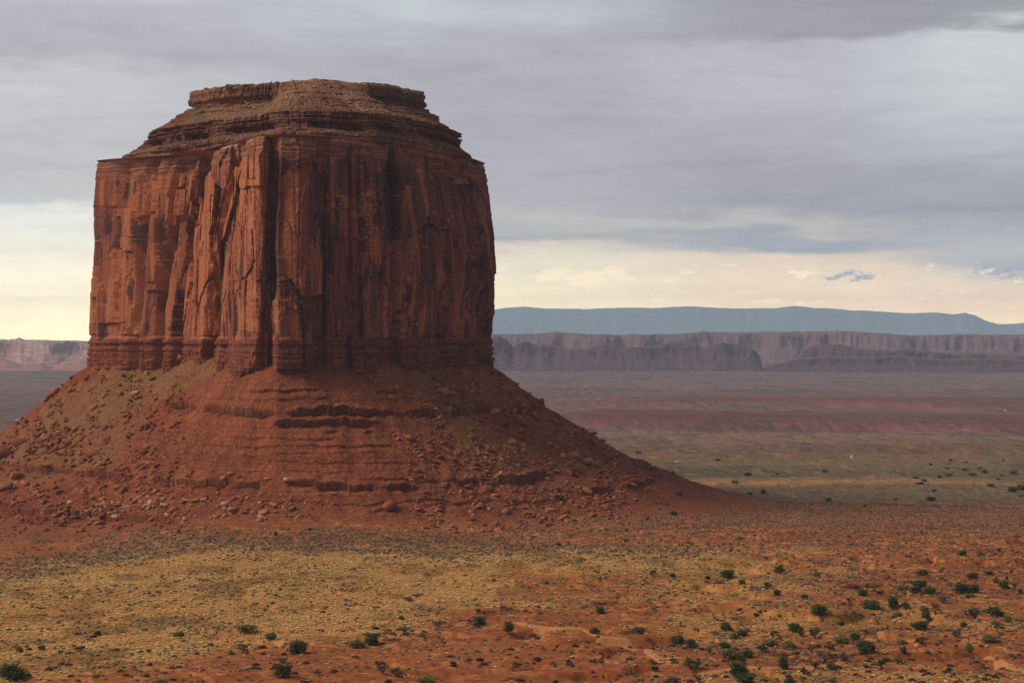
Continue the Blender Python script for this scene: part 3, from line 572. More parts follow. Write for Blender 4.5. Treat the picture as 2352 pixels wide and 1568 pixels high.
# ------------------------------------------------------------------ rocks
import bmesh
def hull(seed, n=16, sx=1, sy=1, sz=.75):
    r = random.Random(seed); bm = bmesh.new()
    for cx_ in (-1, 1):
        for cy_ in (-1, 1):
            for cz_ in (-1, 1): bm.verts.new((cx_ * sx * r.uniform(.4, .95), cy_ * sy * r.uniform(.4, .95), cz_ * sz * r.uniform(.4, .9)))
    for _ in range(n % 3):
        v = Vector((r.gauss(0, 1), r.gauss(0, 1), r.gauss(0, 1))).normalized(); bm.verts.new((v.x * sx, v.y * sy, v.z * sz))
    res = bmesh.ops.convex_hull(bm, input=bm.verts)
    bmesh.ops.delete(bm, geom=[g_ for g_ in res['geom_interior'] if isinstance(g_, bmesh.types.BMVert)], context='VERTS')
    bmesh.ops.triangulate(bm, faces=bm.faces); bm.verts.ensure_lookup_table()
    vs = np.array([v.co[:] for v in bm.verts]); fs = np.array([[v.index for v in f.verts] for f in bm.faces]); bm.free()
    return vs, fs
HULLS = [hull(i, 14 + i % 5, 1, .8, (.8, .55, .7, .9)[i % 4]) for i in range(14)]
ROCKCOL = [V3(.33, .115, .052), V3(.26, .085, .040), V3(.40, .155, .070), V3(.43, .21, .11), V3(.44, .26, .175), V3(.19, .062, .036)]
def rock_mesh(i, c):
    vs, fs = HULLS[i]
    return make_mesh('boulder', vs, fs, np.tile(ROCKCOL[c], (len(vs), 1)) * (1 + .15 * RNG.standard_normal((len(vs), 1))))
RM = {}
rocks = []    # (x, y px, size px across, hull, colour, flatness, tilt) of the ones placed by hand
hand = [(643,1003,26,3),(686,1032,28,3),(12,1044,46,1),(45,1020,32,0),(175,985,16,3),(42,1096,32,2),(216,1044,28,0),(513,1098,19,2),(532,1090,17,2),(546,1095,11,2),(498,1100,12,0),(641,1085,13,2),
 (418,824,18,2),(250,846,21,0),(216,938,18,2),(12,1122,32,0),(107,1068,14,2),(290,970,18,0),(56,1112,24,2),(360,1069,14,0),(334,1072,15,0),(205,1082,16,2),(146,1093,14,2),(71,1038,20,0),(104,1010,22,2),(384,918,15,0),(661,1104,18,4),(614,1100,13,4),(650,1112,14,4),
 (163,1154,17,4),(895,1172,30,0),(983,1158,26,2),(960,1172,20,0),(840,1168,13,3),(1027,947,42,2),(1016,902,32,2),(1050,928,22,2),(998,862,32,5),(973,847,22,2),(1162,895,28,2),(1136,948,25,2),(1166,1032,29,2),(1175,1018,21,2),(1230,958,22,0),(1237,1036,21,0),(1316,1050,28,2),(1345,1063,25,2),(1413,1069,18,2),
 (1365,1068,21,0),(1126,1125,24,5),(1138,1138,16,2),(1116,1085,16,2),(1347,1129,21,2),(1329,1121,15,2),(1252,1156,22,2),(1263,1171,18,2),(1556,1132,20,5),(1497,1101,15,2),(1288,1193,15,2),(1294,1048,15,3),(1186,918,18,2),(1200,916,13,2),(1318,992,20,2),(1111,957,20,0),(1160,975,22,5),(1307,1129,18,0),
 (1040,905,16,2),(1060,892,14,0),(1082,900,15,2),(1095,918,14,2),(1214,1000,15,0),(1190,992,16,2),(1260,1020,18,2),(1282,1008,14,2),(1385,1085,16,0),(1440,1098,14,2),(1150,1050,14,0),(780,1122,12,3),(905,1000,10,0),(760,1080,12,2)]
for i, (x, y, s, c) in enumerate(hand): rocks.append((x, y, s, i % 14, c, .85, True))
# loose rubble density in photo units
def rub_dens(x, y):
    x += random.gauss(0, 45); y += random.gauss(0, 14)
    d = .26
    if 930 < x < 1560 and y > 850: d = 1.0 if (x - 930) * .55 + 830 < y + 60 else .8
    if x < 430 and y > 900: d = .9
    if 130 < x < 420 and 840 < y < 960: d = .55
    if 200 < x < 760 and 1132 < y < 1196: d = 1.0
    if 430 < x < 900 and 960 < y < 1100: d = .16
    return d
NR = 12500; cand = []
CXs = RNG.uniform(-250, 1760, 95000); CYs = RNG.uniform(800, 1225, 95000); CLs = fbm(CXs / 30 + (CXs - 640) / 640 * CYs / 60, CYs / 44, 3, 900) * .75 + .5
for x, y, cl in zip(CXs.tolist(), CYs.tolist(), CLs.tolist()):
    if len(cand) >= NR: break
    if random.random() > rub_dens(x, y): continue
    p, kd = at(x, y)
    if kd != 1: continue
    if p[2] < -14: continue
    wz_ = 190 < x < 760 and 1132 < y < 1194
    if random.random() > (cl - .32) * 2.6 + (.3 if wz_ else .04): continue
    s = 1.6 + 4.0 * random.random() ** 2.5 + (17 * random.random() ** 5 if rub_dens(x, y) > .5 else 3 * random.random() ** 4)
    white = 180 + random.gauss(0, 50) < x < 780 + random.gauss(0, 50) and 1134 + random.gauss(0, 7) < y < 1194 and random.random() < .8
    c = random.choice([4, 3, 2, 2, 4, 0]) if white else random.choice([0, 0, 1, 1, 2, 5, 0, 3 if random.random() < .4 else 1])
    cand.append((x, y, s * (1.1 if white else 1), random.randrange(14), c, random.uniform(.4, .9), False))
# tan blocks on the summit slopes
SX = RNG.uniform(440, 1010, 9000); SY = RNG.uniform(180, 350, 9000)
SK = inpoly(SX, SY, [(629,206),(697,182),(745,190),(668,240),(600,264),(530,284),(470,292),(475,248),(570,232)]) | inpoly(SX, SY, [(735,188),(800,200),(870,240),(940,280),(1000,345),(960,344),(920,305),(850,266),(770,222)])
for x, y, k in zip(SX, SY, SK):
    if not k and random.random() > .05: continue
    if random.random() > .16: continue
    p, kd = at(x, y)
    if kd == 0: cand.append((x, y, 3.0 + 7 * random.random() ** 3, random.randrange(14), random.choice([3, 3, 2, 3, 4] if k else [0, 5, 2]), .7, False))
cand.sort(key=lambda q_: -q_[2])
nind = 300 - len(rocks)
def rot_mat(a, b, c):
    ca, sa, cb, sb, cc, s_ = math.cos(a), math.sin(a), math.cos(b), math.sin(b), math.cos(c), math.sin(c)
    return np.array([[ca, -sa, 0], [sa, ca, 0], [0, 0, 1]]) @ np.array([[cb, 0, sb], [0, 1, 0], [-sb, 0, cb]]) @ np.array([[1, 0, 0], [0, cc, -s_], [0, s_, cc]])
ORD = ['first', 'second', 'third', 'fourth', 'fifth', 'sixth', 'seventh', 'eighth', 'ninth', 'tenth', 'eleventh', 'twelfth', 'thirteenth', 'fourteenth', 'fifteenth', 'sixteenth', 'seventeenth', 'eighteenth', 'nineteenth', 'twentieth']
ORD += ['twenty-' + o for o in ORD[:9]] + ['thirtieth'] + ['thirty-' + o for o in ORD[:9]] + ['fortieth'] + ['forty-' + o for o in ORD[:9]] + ['fiftieth'] + ['fifty-' + o for o in ORD[:9]]
COLW = ['reddish-brown', 'dark red', 'light orange', 'tan', 'pale cream', 'dark maroon']
def zone_rock(x, y):
    if y < 400: return 'on the summit slope under the cap'
    if x < 330: return 'on the upper left talus slope' if y < 1000 else 'on the lower left talus slope'
    if x < 920: return 'on the upper middle talus slope' if y < 1060 else 'along the lower middle talus slope'
    if x < 1160: return 'on the upper right talus slope' if y < 1000 else 'at the foot of the right talus slope' if y > 1110 else 'on the middle right talus slope'
    return 'high on the far right talus slope' if y < 1010 else 'low on the far right talus slope'
special = {0: 'large tan egg-shaped boulder alone in the middle of the talus slope', 1: 'large tan pointed boulder just right of and below the egg-shaped one', 2: 'big dark red boulder cut by the left edge of the talus', 30: 'big upright two-toned boulder standing alone at the foot of the slope', 31: 'rounded orange boulder just right of the big upright one', 34: 'longest light boulder lying on the right slope beside the upper ledge'}
special = {k: v for k, v in special.items()}
ind = rocks + cand[:nind]
zl = {}
for i, q_ in enumerate(ind):
    size = 'large' if q_[2] > 24 else 'middling' if q_[2] > 15 else 'small'
    key = f'{size} {COLW[q_[4]]} boulder', zone_rock(q_[0], q_[1]); zl.setdefault(key, []).append(i)
lab = {}
for (a, z_), L_ in zl.items():
    L_.sort(key=lambda i: ind[i][0])
    for n_, i in enumerate(L_):
        if len(L_) == 1: lab[i] = (f'{a} {z_}', None)
        elif len(L_) <= 9: lab[i] = (f'{a} {z_}, {ORD[n_]} from left', None)
        else: lab[i] = (f'{a} among its many like {z_}', f'{a}s {z_}')
for i, q_ in enumerate(ind):
    x, y, s, hi, c, fl, hnd = q_; p, kd = at(x, y); s = s * (1.22 if hnd else 1.1)
    if p is None: continue
    sz = s * p[1] / F / 2
    if (hi, c) not in RM: RM[(hi, c)] = rock_mesh(hi, c)
    o = link('boulder', RM[(hi, c)], M_TALUS, category='boulder')
    o.scale = (sz * random.uniform(1.0, 1.35), sz * random.uniform(.6, .95), sz * fl * random.uniform(.75, 1.05)); o.location = (p[0], p[1] - sz * .2, p[2] + sz * fl * .22)
    o.rotation_euler = (random.uniform(-.6, .6), random.uniform(-.6, .6), random.uniform(-.9, .9))
    if x == 895: o.scale = (sz * .95, sz, sz * 1.1); o.location.z += sz * .35
    o['label'] = special[i] if i in special and hnd else lab[i][0]
    o['group'] = 'boulders fallen on the butte slopes'
def merge(inst, templ, cols):
    """inst: list of (pos, scale3, R, template, colour) -> one vertex/face/colour stack"""
    Vs, Fs, Cs, n = [], [], [], 0
    for (p, sc, R, ti), c in zip(inst, cols):
        vs, fs = templ[ti]; v = (vs * sc) @ R.T + p
        Vs.append(v); Fs.append(fs + n); Cs.append(np.tile(c, (len(vs), 1))); n += len(vs)
    return np.concatenate(Vs), np.concatenate(Fs), np.concatenate(Cs)
inst, cols = [], []
for x, y, s, hi, c, fl, _h_ in cand[nind:]:
    p, kd = at(x, y); sz = s * p[1] / F / 2
    inst.append((p + V3(0, -sz * .1, sz * fl * .15), V3(sz * random.uniform(.9, 1.5), sz * random.uniform(.6, 1), sz * fl), rot_mat(random.uniform(-1.2, 1.2), random.uniform(-.7, .7), random.uniform(-.7, .7)), hi)); cols.append(ROCKCOL[c] * random.uniform(.75, 1.2))
# scattered stones out on the flats
SY = RNG.uniform(560, 1250, 1500); SX = RNG.uniform(-.3, .32, 1500) * SY
for X, Y, z in zip(SX, SY, ground(SX, SY)):
    sz = .15 + .5 * random.random() ** 4
    inst.append((V3(X, Y, z + sz * .2), V3(sz, sz, sz * .6), rot_mat(random.uniform(0, 6.28), .2, .1), random.randrange(14))); cols.append(random.choice([V3(.45, .25, .15), V3(.5, .36, .26), V3(.35, .14, .08)]))
v, f, c = merge(inst, HULLS, cols)
link('rubble', make_mesh('rubble', v, f, c), M_TALUS, kind='stuff', label='loose red and pale stones littering the talus slopes and flats', category='rubble')
# pale slabs by the track
for n_, (x, y, wd, lb) in enumerate([(1433, 1517, 18, 'flat white rock slab beside the dirt track'), (1362, 1553, 13, 'small white rock slab on bare red ground near the bottom edge'), (1818, 1195, 13, 'pale blocky rock alone on the red shelf right of the butte')]):
    p, kd = at(x, y); o = link('rock_slab', rock_mesh(3 + n_, 4), M_TALUS, label=lb, category='rock'); sz = wd * p[1] / F / 2
    o.scale = (sz, sz * .8, sz * .28 if n_ < 2 else sz * .6); o.location = p + V3(0, 0, sz * .1); o.rotation_euler = (.1, 0, .5 * n_)

# ------------------------------------------------------------------ scrub
def dome(seed, n=6, k=2):
    r = random.Random(seed); vs = [(0, 0, .95)]; fs = []
    for j, (rad, h) in enumerate(((.62, .78), (1.0, .25))[:k]):
        for i in range(n):
            a = 2 * math.pi * (i + .5 * j) / n; q_ = rad * r.uniform(.7, 1.2); vs.append((q_ * math.cos(a), q_ * math.sin(a), h * r.uniform(.6, 1.25)))
    for i in range(n):
        fs.append((0, 1 + i, 1 + (i + 1) % n))
        if k > 1: fs += [(1 + i, 1 + n + i, 1 + (i + 1) % n), (1 + (i + 1) % n, 1 + n + i, 1 + n + (i + 1) % n)]
    return np.array(vs, float), np.array(fs)
def tuft(seed, n=26, up=.9):
    r = np.random.default_rng(seed); vs, fs = [], []
    for i in range(n):
        d = r.standard_normal(3); d[2] = abs(d[2]) * up; d /= np.linalg.norm(d); rad = r.uniform(.45, 1); c = d * rad * V3(1, 1, .85)
        a = r.standard_normal(3); a = np.cross(a, d); a /= np.linalg.norm(a); b = np.cross(d, a) * .6 + d * .6; q_ = r.uniform(.22, .42)
        vs += [c - a * q_, c + a * q_, c + b * q_ * 1.4]; fs.append((3 * i, 3 * i + 1, 3 * i + 2))
    return np.array(vs), np.array(fs)
DOMES = [dome(i) for i in range(8)]; TUFTS = [tuft(i, 14) for i in range(8)]; BIG = [tuft(50 + i, 150) for i in range(6)]
BIG = [(v_, f_) for v_, f_ in BIG]
SAGE = [V3(.115, .064, .045), V3(.085, .053, .043), V3(.15, .105, .055), V3(.095, .050, .036), V3(.13, .105, .045)]
GRS = [V3(.68, .42, .16), V3(.78, .54, .24), V3(.56, .33, .11), V3(.48, .33, .12), V3(.33, .21, .06)]
# random points uniform over the land, in a wedge a little wider than the picture
def wedge(n, d0, d1, seed):
    r = np.random.default_rng(seed); d = np.sqrt(r.uniform(d0 * d0, d1 * d1, n)); a = r.uniform(-.46, .46, n)
    return d * np.sin(a), d * np.cos(a), r
shr = []
X, Y, r = wedge(166000, 500, 1320, 3); Z = ground(X, Y); px_, py_, gm, sm, rm = masks(X, Y, Z)
dens = .50 + .7 * sm - .30 * gm - .26 * rm + .55 * fbm(X / 20, Y / 17, 4, 801) + .20 * sst(np.hypot(X, Y), 940, 1040)
dd = np.hypot(X - AX, Y - AY); edge = dd - np.interp(np.arctan2(X - AX, -(Y - AY)), kph, ksm)
keep = (r.uniform(0, 1, len(X)) < dens) & (edge > 106)
X, Y, Z, gm = X[keep], Y[keep], Z[keep], gm[keep]
sz = (.36 + .62 * r.uniform(0, 1, len(X)) ** 2) * (1 - .2 * sst(np.hypot(X, Y), 900, 1100))
order = np.argsort(-sz / np.hypot(X, Y))
inv = [o for o in order if abs(X[o] / Y[o]) < .275 and Y[o] < 900][:300]; invs = set(inv)
print('shrubs', len(X))
inst, cols = [], []
for i in range(len(X)):
    if i in invs: continue
    s = sz[i]; c = SAGE[r.integers(5)] if r.uniform() < .86 else V3(.16, .15, .07)
    inst.append((V3(X[i], Y[i], Z[i] - .05), V3(s * r.uniform(.9, 1.5), s, s * r.uniform(.6, 1)), rot_mat(r.uniform(0, 6.28), 0, 0), int(r.integers(8)))); cols.append(c * r.uniform(.7, 1.3))
v, f, c = merge(inst, DOMES, cols)
X3, Y3, r3 = wedge(95000, 1310, 2900, 5); kf = (CX + F * X3 / Y3 > 1120) & (r3.uniform(0, 1, len(X3)) < .55 + .9 * fbm(X3 / 60, Y3 / 90, 3, 821)); X3, Y3 = X3[kf], Y3[kf]; Z3 = ground(X3, Y3)
fi, fcx = [], []
for i in range(len(X3)):
    q_ = .5 + 1.0 * r3.uniform() ** 3; fi.append((V3(X3[i], Y3[i], Z3[i] - .05), V3(q_ * 1.4, q_, q_ * .8), rot_mat(r3.uniform(0, 6.28), 0, 0), int(r3.integers(6)))); fcx.append((V3(.075, .062, .04) if r3.uniform() < .6 else V3(.36, .27, .13)) * r3.uniform(.7, 1.3))
DM0 = [dome(100 + i, 5, 1) for i in range(6)]
v2_, f2_, c2_ = merge(fi, DM0, fcx); f = np.concatenate([f, f2_ + len(v)]); v = np.concatenate([v, v2_]); c = np.concatenate([c, c2_])
link('sagebrush', make_mesh('sagebrush', v, f, c), M_PLANT, kind='stuff', label='countless low grey and brown sagebrush mounds dotting the red soil', category='sagebrush')
SM = {}
for n_, i in enumerate(inv):
    b_, cidx = n_ % 6, n_ % 5
    if (b_, cidx) not in SM:
        vs, fs = BIG[b_]; SM[(b_, cidx)] = make_mesh('sage_shrub', vs, fs, np.tile(SAGE[cidx], (len(vs), 1)) * RNG.uniform(.6, 1.5, (len(vs), 1)))
    o = link('sage_shrub', SM[(b_, cidx)], M_PLANT, category='shrub', group='low sage shrubs near the bottom of the view')
    s = sz[i] * 1.05; o.location = (X[i], Y[i], Z[i] - .05); o.scale = (s * 1.25, s, s * .85); o.rotation_euler = (0, 0, random.uniform(0, 6.28))
    o['label'] = 'knee-high grey-brown sage shrub on the near scrub flat, one of hundreds alike'
X, Y, r = wedge(270000, 500, 1100, 4); Z = ground(X, Y); px_, py_, gm, sm, rm = masks(X, Y, Z)
dens = .05 + .75 * gm + .10 * fbm(X / 14, Y / 14, 3, 811) - .04 * rm - .1 * sm
dd = np.hypot(X - AX, Y - AY); edge = dd - np.interp(np.arctan2(X - AX, -(Y - AY)), kph, ksm)
keep = (r.uniform(0, 1, len(X)) < dens) & (edge > 112)
X, Y, Z = X[keep], Y[keep], Z[keep]; dark = fbm(X / 16, Y / 26, 3, 54)
print('tufts', len(X))
inst, cols = [], []
DM1 = [dome(100 + i, 5, 1) for i in range(6)]
for i in range(len(X)):
    s = r.uniform(.3, .75); dk = dark[i] + .25 * (r.uniform() - .5) > .16; c = GRS[r.integers(5 if dk else 4)] * (V3(.55, .55, .5) if dk else 1)
    inst.append((V3(X[i], Y[i], Z[i] - .05), V3(s * 1.35, s * 1.35, s * .75), rot_mat(r.uniform(0, 6.28), 0, 0), int(r.integers(6)))); cols.append(c * r.uniform(.6, 1.25))
v, f, c = merge(inst, DM1, cols)
link('grass', make_mesh('grass', v, f, c), M_PLANT, kind='stuff', label='dry tan bunch grass covering the meadow below the butte', category='grass')

# ------------------------------------------------------------------ junipers and larger bushes
def tube(path, radii, n=5):
    vs, fs = [], []
    for (x, y, z), r_ in zip(path, radii):
        for i in range(n): vs.append((x + r_ * math.cos(2 * math.pi * i / n), y + r_ * math.sin(2 * math.pi * i / n), z))
    for j in range(len(path) - 1):
        for i in range(n): a = j * n + i; b = j * n + (i + 1) % n; fs += [(a, b, b + n), (a, b + n, a + n)]
    return np.array(vs, float), np.array(fs)
def join(L_):
    Vs, Fs, n = [], [], 0
    for v_, f_ in L_: Vs.append(v_); Fs.append(f_ + n); n += len(v_)
    return np.concatenate(Vs), np.concatenate(Fs)
def tree_parts(seed, sparse=False, nleaf=1500, bare=False):
    """unit tree: about 1 wide (radius .5) and 1 high"""
    r = random.Random(seed); q_ = np.random.default_rng(seed)
    limbs = [tube([(0, 0, -.08), (.02, 0, .12), (.0, .02, .3)], [.06, .048, .035])]; lobes = []
    nl = 7 if not sparse else 6
    for i in range(nl):
        a = 2 * math.pi * i / nl + r.uniform(-.4, .4); e = r.uniform(.22, .38) if i else .05; h = r.uniform(.42, .78)
        if i == 0: h = .74
        tip = (e * math.cos(a), e * math.sin(a), h)
        limbs.append(tube([(0, 0, .08), (tip[0] * .5, tip[1] * .5, .08 + (h - .08) * .45), tip], [.036, .024, .008], 4)); lobes.append((V3(*tip) * V3(1, 1, .92), r.uniform(.2, .3) * (.72 if sparse else 1)))
        if bare or sparse:
            for _ in range(3):
                t2 = (tip[0] * r.uniform(.8, 1.3) + r.uniform(-.12, .12), tip[1] * r.uniform(.8, 1.3) + r.uniform(-.12, .12), h + r.uniform(.0, .2)); limbs.append(tube([(tip[0] * .6, tip[1] * .6, h * .6), t2], [.016, .005], 3))
    if not sparse: lobes += [(V3(.3 * math.cos(a_), .3 * math.sin(a_), r.uniform(.2, .42)), r.uniform(.18, .25)) for a_ in (0, 1.2, 2.4, 3.6, 4.8)] + [(V3(0, 0, .45), .3)]
    vs, fs = [], []; n = 0
    for i in range(nleaf):
        c, rad = lobes[q_.integers(len(lobes))]; d = q_.standard_normal(3); d /= np.linalg.norm(d); c = c + d * rad * q_.uniform(.3, 1.25) * V3(1, 1, .85)
        if c[2] < .07: c[2] = .07 + abs(q_.normal()) * .05
        a = np.cross(q_.standard_normal(3), d); a /= np.linalg.norm(a) + 1e-6; b = np.cross(d, a) + d * .5; s = q_.uniform(.022, .06)
        vs += [c - a * s, c + a * s, c + b * s * 1.5]; fs.append((n, n + 1, n + 2)); n += 3
    return join(limbs), (np.array(vs), np.array(fs))
TKIND = {'j': ('juniper', V3(.055, .072, .026), False, 2200), 'o': ('juniper', V3(.125, .12, .045), False, 1500), 'g': ('bush', V3(.115, .10, .075), True, 600), 'd': ('dead_tree', V3(.05, .04, .03), True, 160), 's': ('juniper', V3(.06, .075, .03), True, 700)}
TM = {}
def tree_mesh(kd, v_):
    if (kd, v_) not in TM:
        nm, c, sp, nl = TKIND[kd]; (tv_, tf_), (cv, cf) = tree_parts(v_ * 7 + ord(kd), sp, nl, kd == 'd')
        sh = np.repeat(RNG.uniform(.5, 2.0, (len(cv) // 3, 1)), 3, 0)
        TM[(kd, v_)] = (make_mesh('trunk', tv_, tf_, np.tile(V3(.10, .07, .05), (len(tv_), 1))), make_mesh('crown', cv, cf, c * sh))
    return TM[(kd, v_)]
c5 = [(60,765,110,72,'j'),(1370,645,75,62,'j'),(1295,755,70,60,'j'),(1710,605,60,50,'j'),(1645,622,72,38,'o'),(1820,755,52,46,'g'),(1755,740,50,44,'g'),(1958,786,76,34,'o'),(2205,518,46,40,'j'),(2335,552,42,48,'j'),(92,637,32,26,'o'),(190,630,28,20,'j'),(450,562,30,22,'j'),(1130,546,80,32,'o'),(820,568,50,26,'o'),
 (1245,582,46,34,'o'),(1843,490,24,18,'j'),(1268,105,15,20,'j'),(1423,87,18,15,'j'),(2200,462,26,22,'s'),(1860,562,46,42,'g'),(2010,526,44,28,'g'),(735,788,62,22,'o'),(2085,706,28,24,'j'),(300,392,22,12,'o'),(1785,784,30,20,'j'),(1300,690,50,26,'g'),(1915,386,50,16,'g'),(1875,404,50,18,'g')]
c6 = [(740,10,20,14,'j'),(218,154,18,18,'j'),(1047,124,26,15,'o'),(2067,198,32,24,'j'),(2155,202,26,15,'j'),(2235,177,15,15,'j'),(647,292,32,30,'s'),(740,294,24,17,'j'),(895,305,24,18,'j'),(992,299,54,34,'j'),(1058,328,28,22,'j'),(1228,277,40,36,'j'),(1218,378,30,28,'j'),(1175,350,42,34,'s'),(1343,393,30,20,'j'),(1400,291,36,19,'o'),
 (1885,287,50,24,'j'),(1868,342,62,34,'j'),(1855,370,50,34,'j'),(1795,358,58,28,'o'),(1920,372,46,28,'j'),(1587,364,46,34,'s'),(1612,380,42,30,'j'),(1665,360,54,36,'g'),(2115,300,44,24,'j'),(2190,284,36,18,'j'),(2223,322,26,28,'o'),(2058,370,52,50,'j'),(2115,367,62,36,'j'),(2100,388,38,20,'o'),(2257,348,40,36,'j'),(2312,347,40,32,'g'),
 (2275,308,14,18,'j'),(2295,276,14,16,'j'),(2335,373,26,26,'s'),(402,464,36,30,'j'),(378,558,44,32,'j'),(588,582,66,58,'j'),(762,604,52,38,'j'),(827,624,48,42,'j'),(160,330,16,14,'j'),(985,542,48,40,'j'),(1056,566,42,32,'j'),(1018,576,36,26,'o'),(1300,547,60,36,'j'),(1325,564,34,30,'s'),(1203,572,38,32,'s'),
 (1410,468,66,48,'j'),(1655,464,78,60,'j'),(1750,440,42,50,'j'),(1810,446,46,42,'s'),(1775,504,44,52,'o'),(1895,464,36,34,'o'),(1902,502,42,46,'j'),(1872,532,66,34,'j'),(1945,468,54,54,'d'),(1980,417,40,38,'g'),(2125,477,58,44,'s'),(2215,472,66,40,'j'),(2242,494,42,38,'j'),(2278,502,34,32,'o'),(2220,532,38,32,'g'),
 (2075,524,28,24,'j'),(1575,590,38,40,'j'),(1515,596,72,28,'o'),(1628,642,68,50,'j'),(1600,612,40,24,'o'),(1395,577,52,56,'s'),(1510,527,46,34,'s'),(975,617,48,24,'j'),(998,668,66,44,'o'),(1050,678,26,26,'j'),(1083,664,46,38,'j'),(1150,642,52,44,'s'),(1185,610,62,28,'o'),(1278,622,58,32,'o'),(1375,642,46,40,'g'),
 (822,717,86,48,'s'),(1247,717,40,62,'j'),(1040,748,78,58,'j'),(1072,782,74,44,'j'),(1277,786,48,30,'j'),(1440,687,66,46,'g'),(1395,717,44,40,'s'),(1463,717,38,34,'o'),(1524,687,54,48,'g'),(1698,717,42,50,'s'),(1843,719,58,52,'s'),(1800,650,24,32,'j'),(1340,730,12,24,'j'),(2102,630,38,34,'o'),(2193,594,66,34,'o'),
 (1885,604,58,34,'s'),(1790,600,40,20,'o'),(1776,690,38,26,'o'),(657,728,30,26,'j'),(200,784,26,18,'j'),(748,778,52,28,'g'),(1048,452,18,16,'j'),(1120,478,20,16,'j'),(1543,404,16,14,'j'),(1630,347,18,20,'j'),(1303,454,16,12,'j'),(910,647,36,32,'g'),(930,562,36,20,'g'),(1690,374,26,16,'j'),(1457,614,28,24,'g'),(2040,575,48,36,'g'),(1970,600,28,18,'g')]
c4 = [(700,712,20,10),(1042,742,15,8),(1170,804,22,12),(1113,838,24,12),(1497,794,17,11),(1237,880,18,13),(1297,802,12,8),(1515,913,20,11),(1672,937,12,8),(1177,886,18,9),(1952,913,28,14),(1968,877,16,10),(1888,816,22,10),(1925,830,17,8),(1908,844,26,9),(2028,808,26,11),(1990,812,14,8),(2038,743,11,7),(2103,751,11,7),(2098,784,16,9),(2183,794,18,11),(2160,778,13,8),(2206,852,22,11),(2302,872,30,18),(2306,798,26,15),(2340,866,24,18),(2240,822,11,7),(2253,808,12,7),(2022,778,11,7),(1953,758,11,7),(2342,898,16,11),(2130,803,24,7),(850,975,24,15),(1803,910,11,7),(2265,742,9,6)]
trees = [(x * .5, 1177 + y * .5, a * .5, b * .5, k_) for x, y, a, b, k_ in c5] + [(1176 + x * .5, 1177 + y * .5, a * .5, b * .5, k_) for x, y, a, b, k_ in c6]
trees += [(1091 + x * .5361, 660.3 + y * .5361, a * .5361, b * .5361, 'p') for x, y, a, b in c4]
DESC = {'j': 'dark green juniper', 'o': 'olive green bush', 'g': 'grey twiggy bush', 'd': 'bare dark gnarled tree', 's': 'thin open-crowned juniper', 'p': 'dark round bush'}
def zone_tree(x, y, k_):
    if k_ == 'p': return 'on the far plain beyond the butte' if y < 1098 else 'at the near edge of the far plain'
    if y < 1262: return 'on the red shelf beyond the meadow'
    if y > 1490: return 'in the bottom strip left of the track' if x < 1500 else 'in the bottom strip right of the track' if x < 1850 else 'in the bottom right strip'
    if x < 900: return 'on the tan meadow at left'
    if x < 1520: return 'on the red scrub flat beside the dirt track'
    if y < 1350: return 'in the farthest tree line at right' if y < 1335 else 'in the upper tree belt at right'
    if y < 1380: return 'in the upper tree belt at right'
    if y < 1440: return 'in the middle tree belt at right'
    return 'in the lower tree belt at right'
zt = {}
for i, (x, y, a, b, k_) in enumerate(trees):
    size = 'tiny' if a < 10 else 'small' if a < 21 else 'large' if a > 30 else 'medium'
    zt.setdefault((f'{size} {DESC[k_]}', zone_tree(x, y, k_)), []).append(i)
tl = {}
for (a, z_), L_ in zt.items():
    L_.sort(key=lambda i: trees[i][0])
    for n_, i in enumerate(L_):
        tl[i] = f'{a} {z_}' if len(L_) == 1 else f'{a} {z_}, ' + ('leftmost of ' + (['two', 'three', 'four', 'five', 'six', 'seven', 'eight', 'nine', 'ten', 'eleven', 'twelve', 'thirteen', 'fourteen', 'fifteen', 'sixteen'][min(len(L_) - 2, 14)]) if n_ == 0 else 'rightmost' if n_ == len(L_) - 1 else ORD[n_] + ' from left')
for i, (x, y, a, b, k_) in enumerate(trees):
    p, kd = at(x, min(y, 1566 + 30))
    if p is None: continue
    kk = 'o' if k_ == 'p' and i % 3 == 0 else 'j' if k_ == 'p' else k_
    k5 = 1.25 if k_ == 'p' else 1; wd = a * p[1] / F * 1.12 * k5; ht = b * p[1] / F * 1.18 * k5; nm = TKIND[kk][0]
    vis = a > 9.5
    tm, cm = tree_mesh(kk, i % 5)
    if vis:
        t_ = link('juniper_tree' if nm == 'juniper' else nm, None, None)
        link('trunk', tm, M_PLANT, t_); link('crown', cm, M_PLANT, t_)
    else: t_ = link('juniper_bush', cm, M_PLANT)
    t_.location = p + V3(0, 0, -.1); t_.scale = (wd, wd, ht); t_.rotation_euler = (0, 0, random.uniform(0, 6.28))
    t_['label'] = tl[i]; t_['category'] = {'j': 'tree', 'o': 'bush', 'g': 'bush', 'd': 'tree', 's': 'tree', 'p': 'bush'}[k_]
    t_['group'] = 'junipers and bushes on the far plain' if k_ == 'p' else 'junipers and bushes on the desert flats'
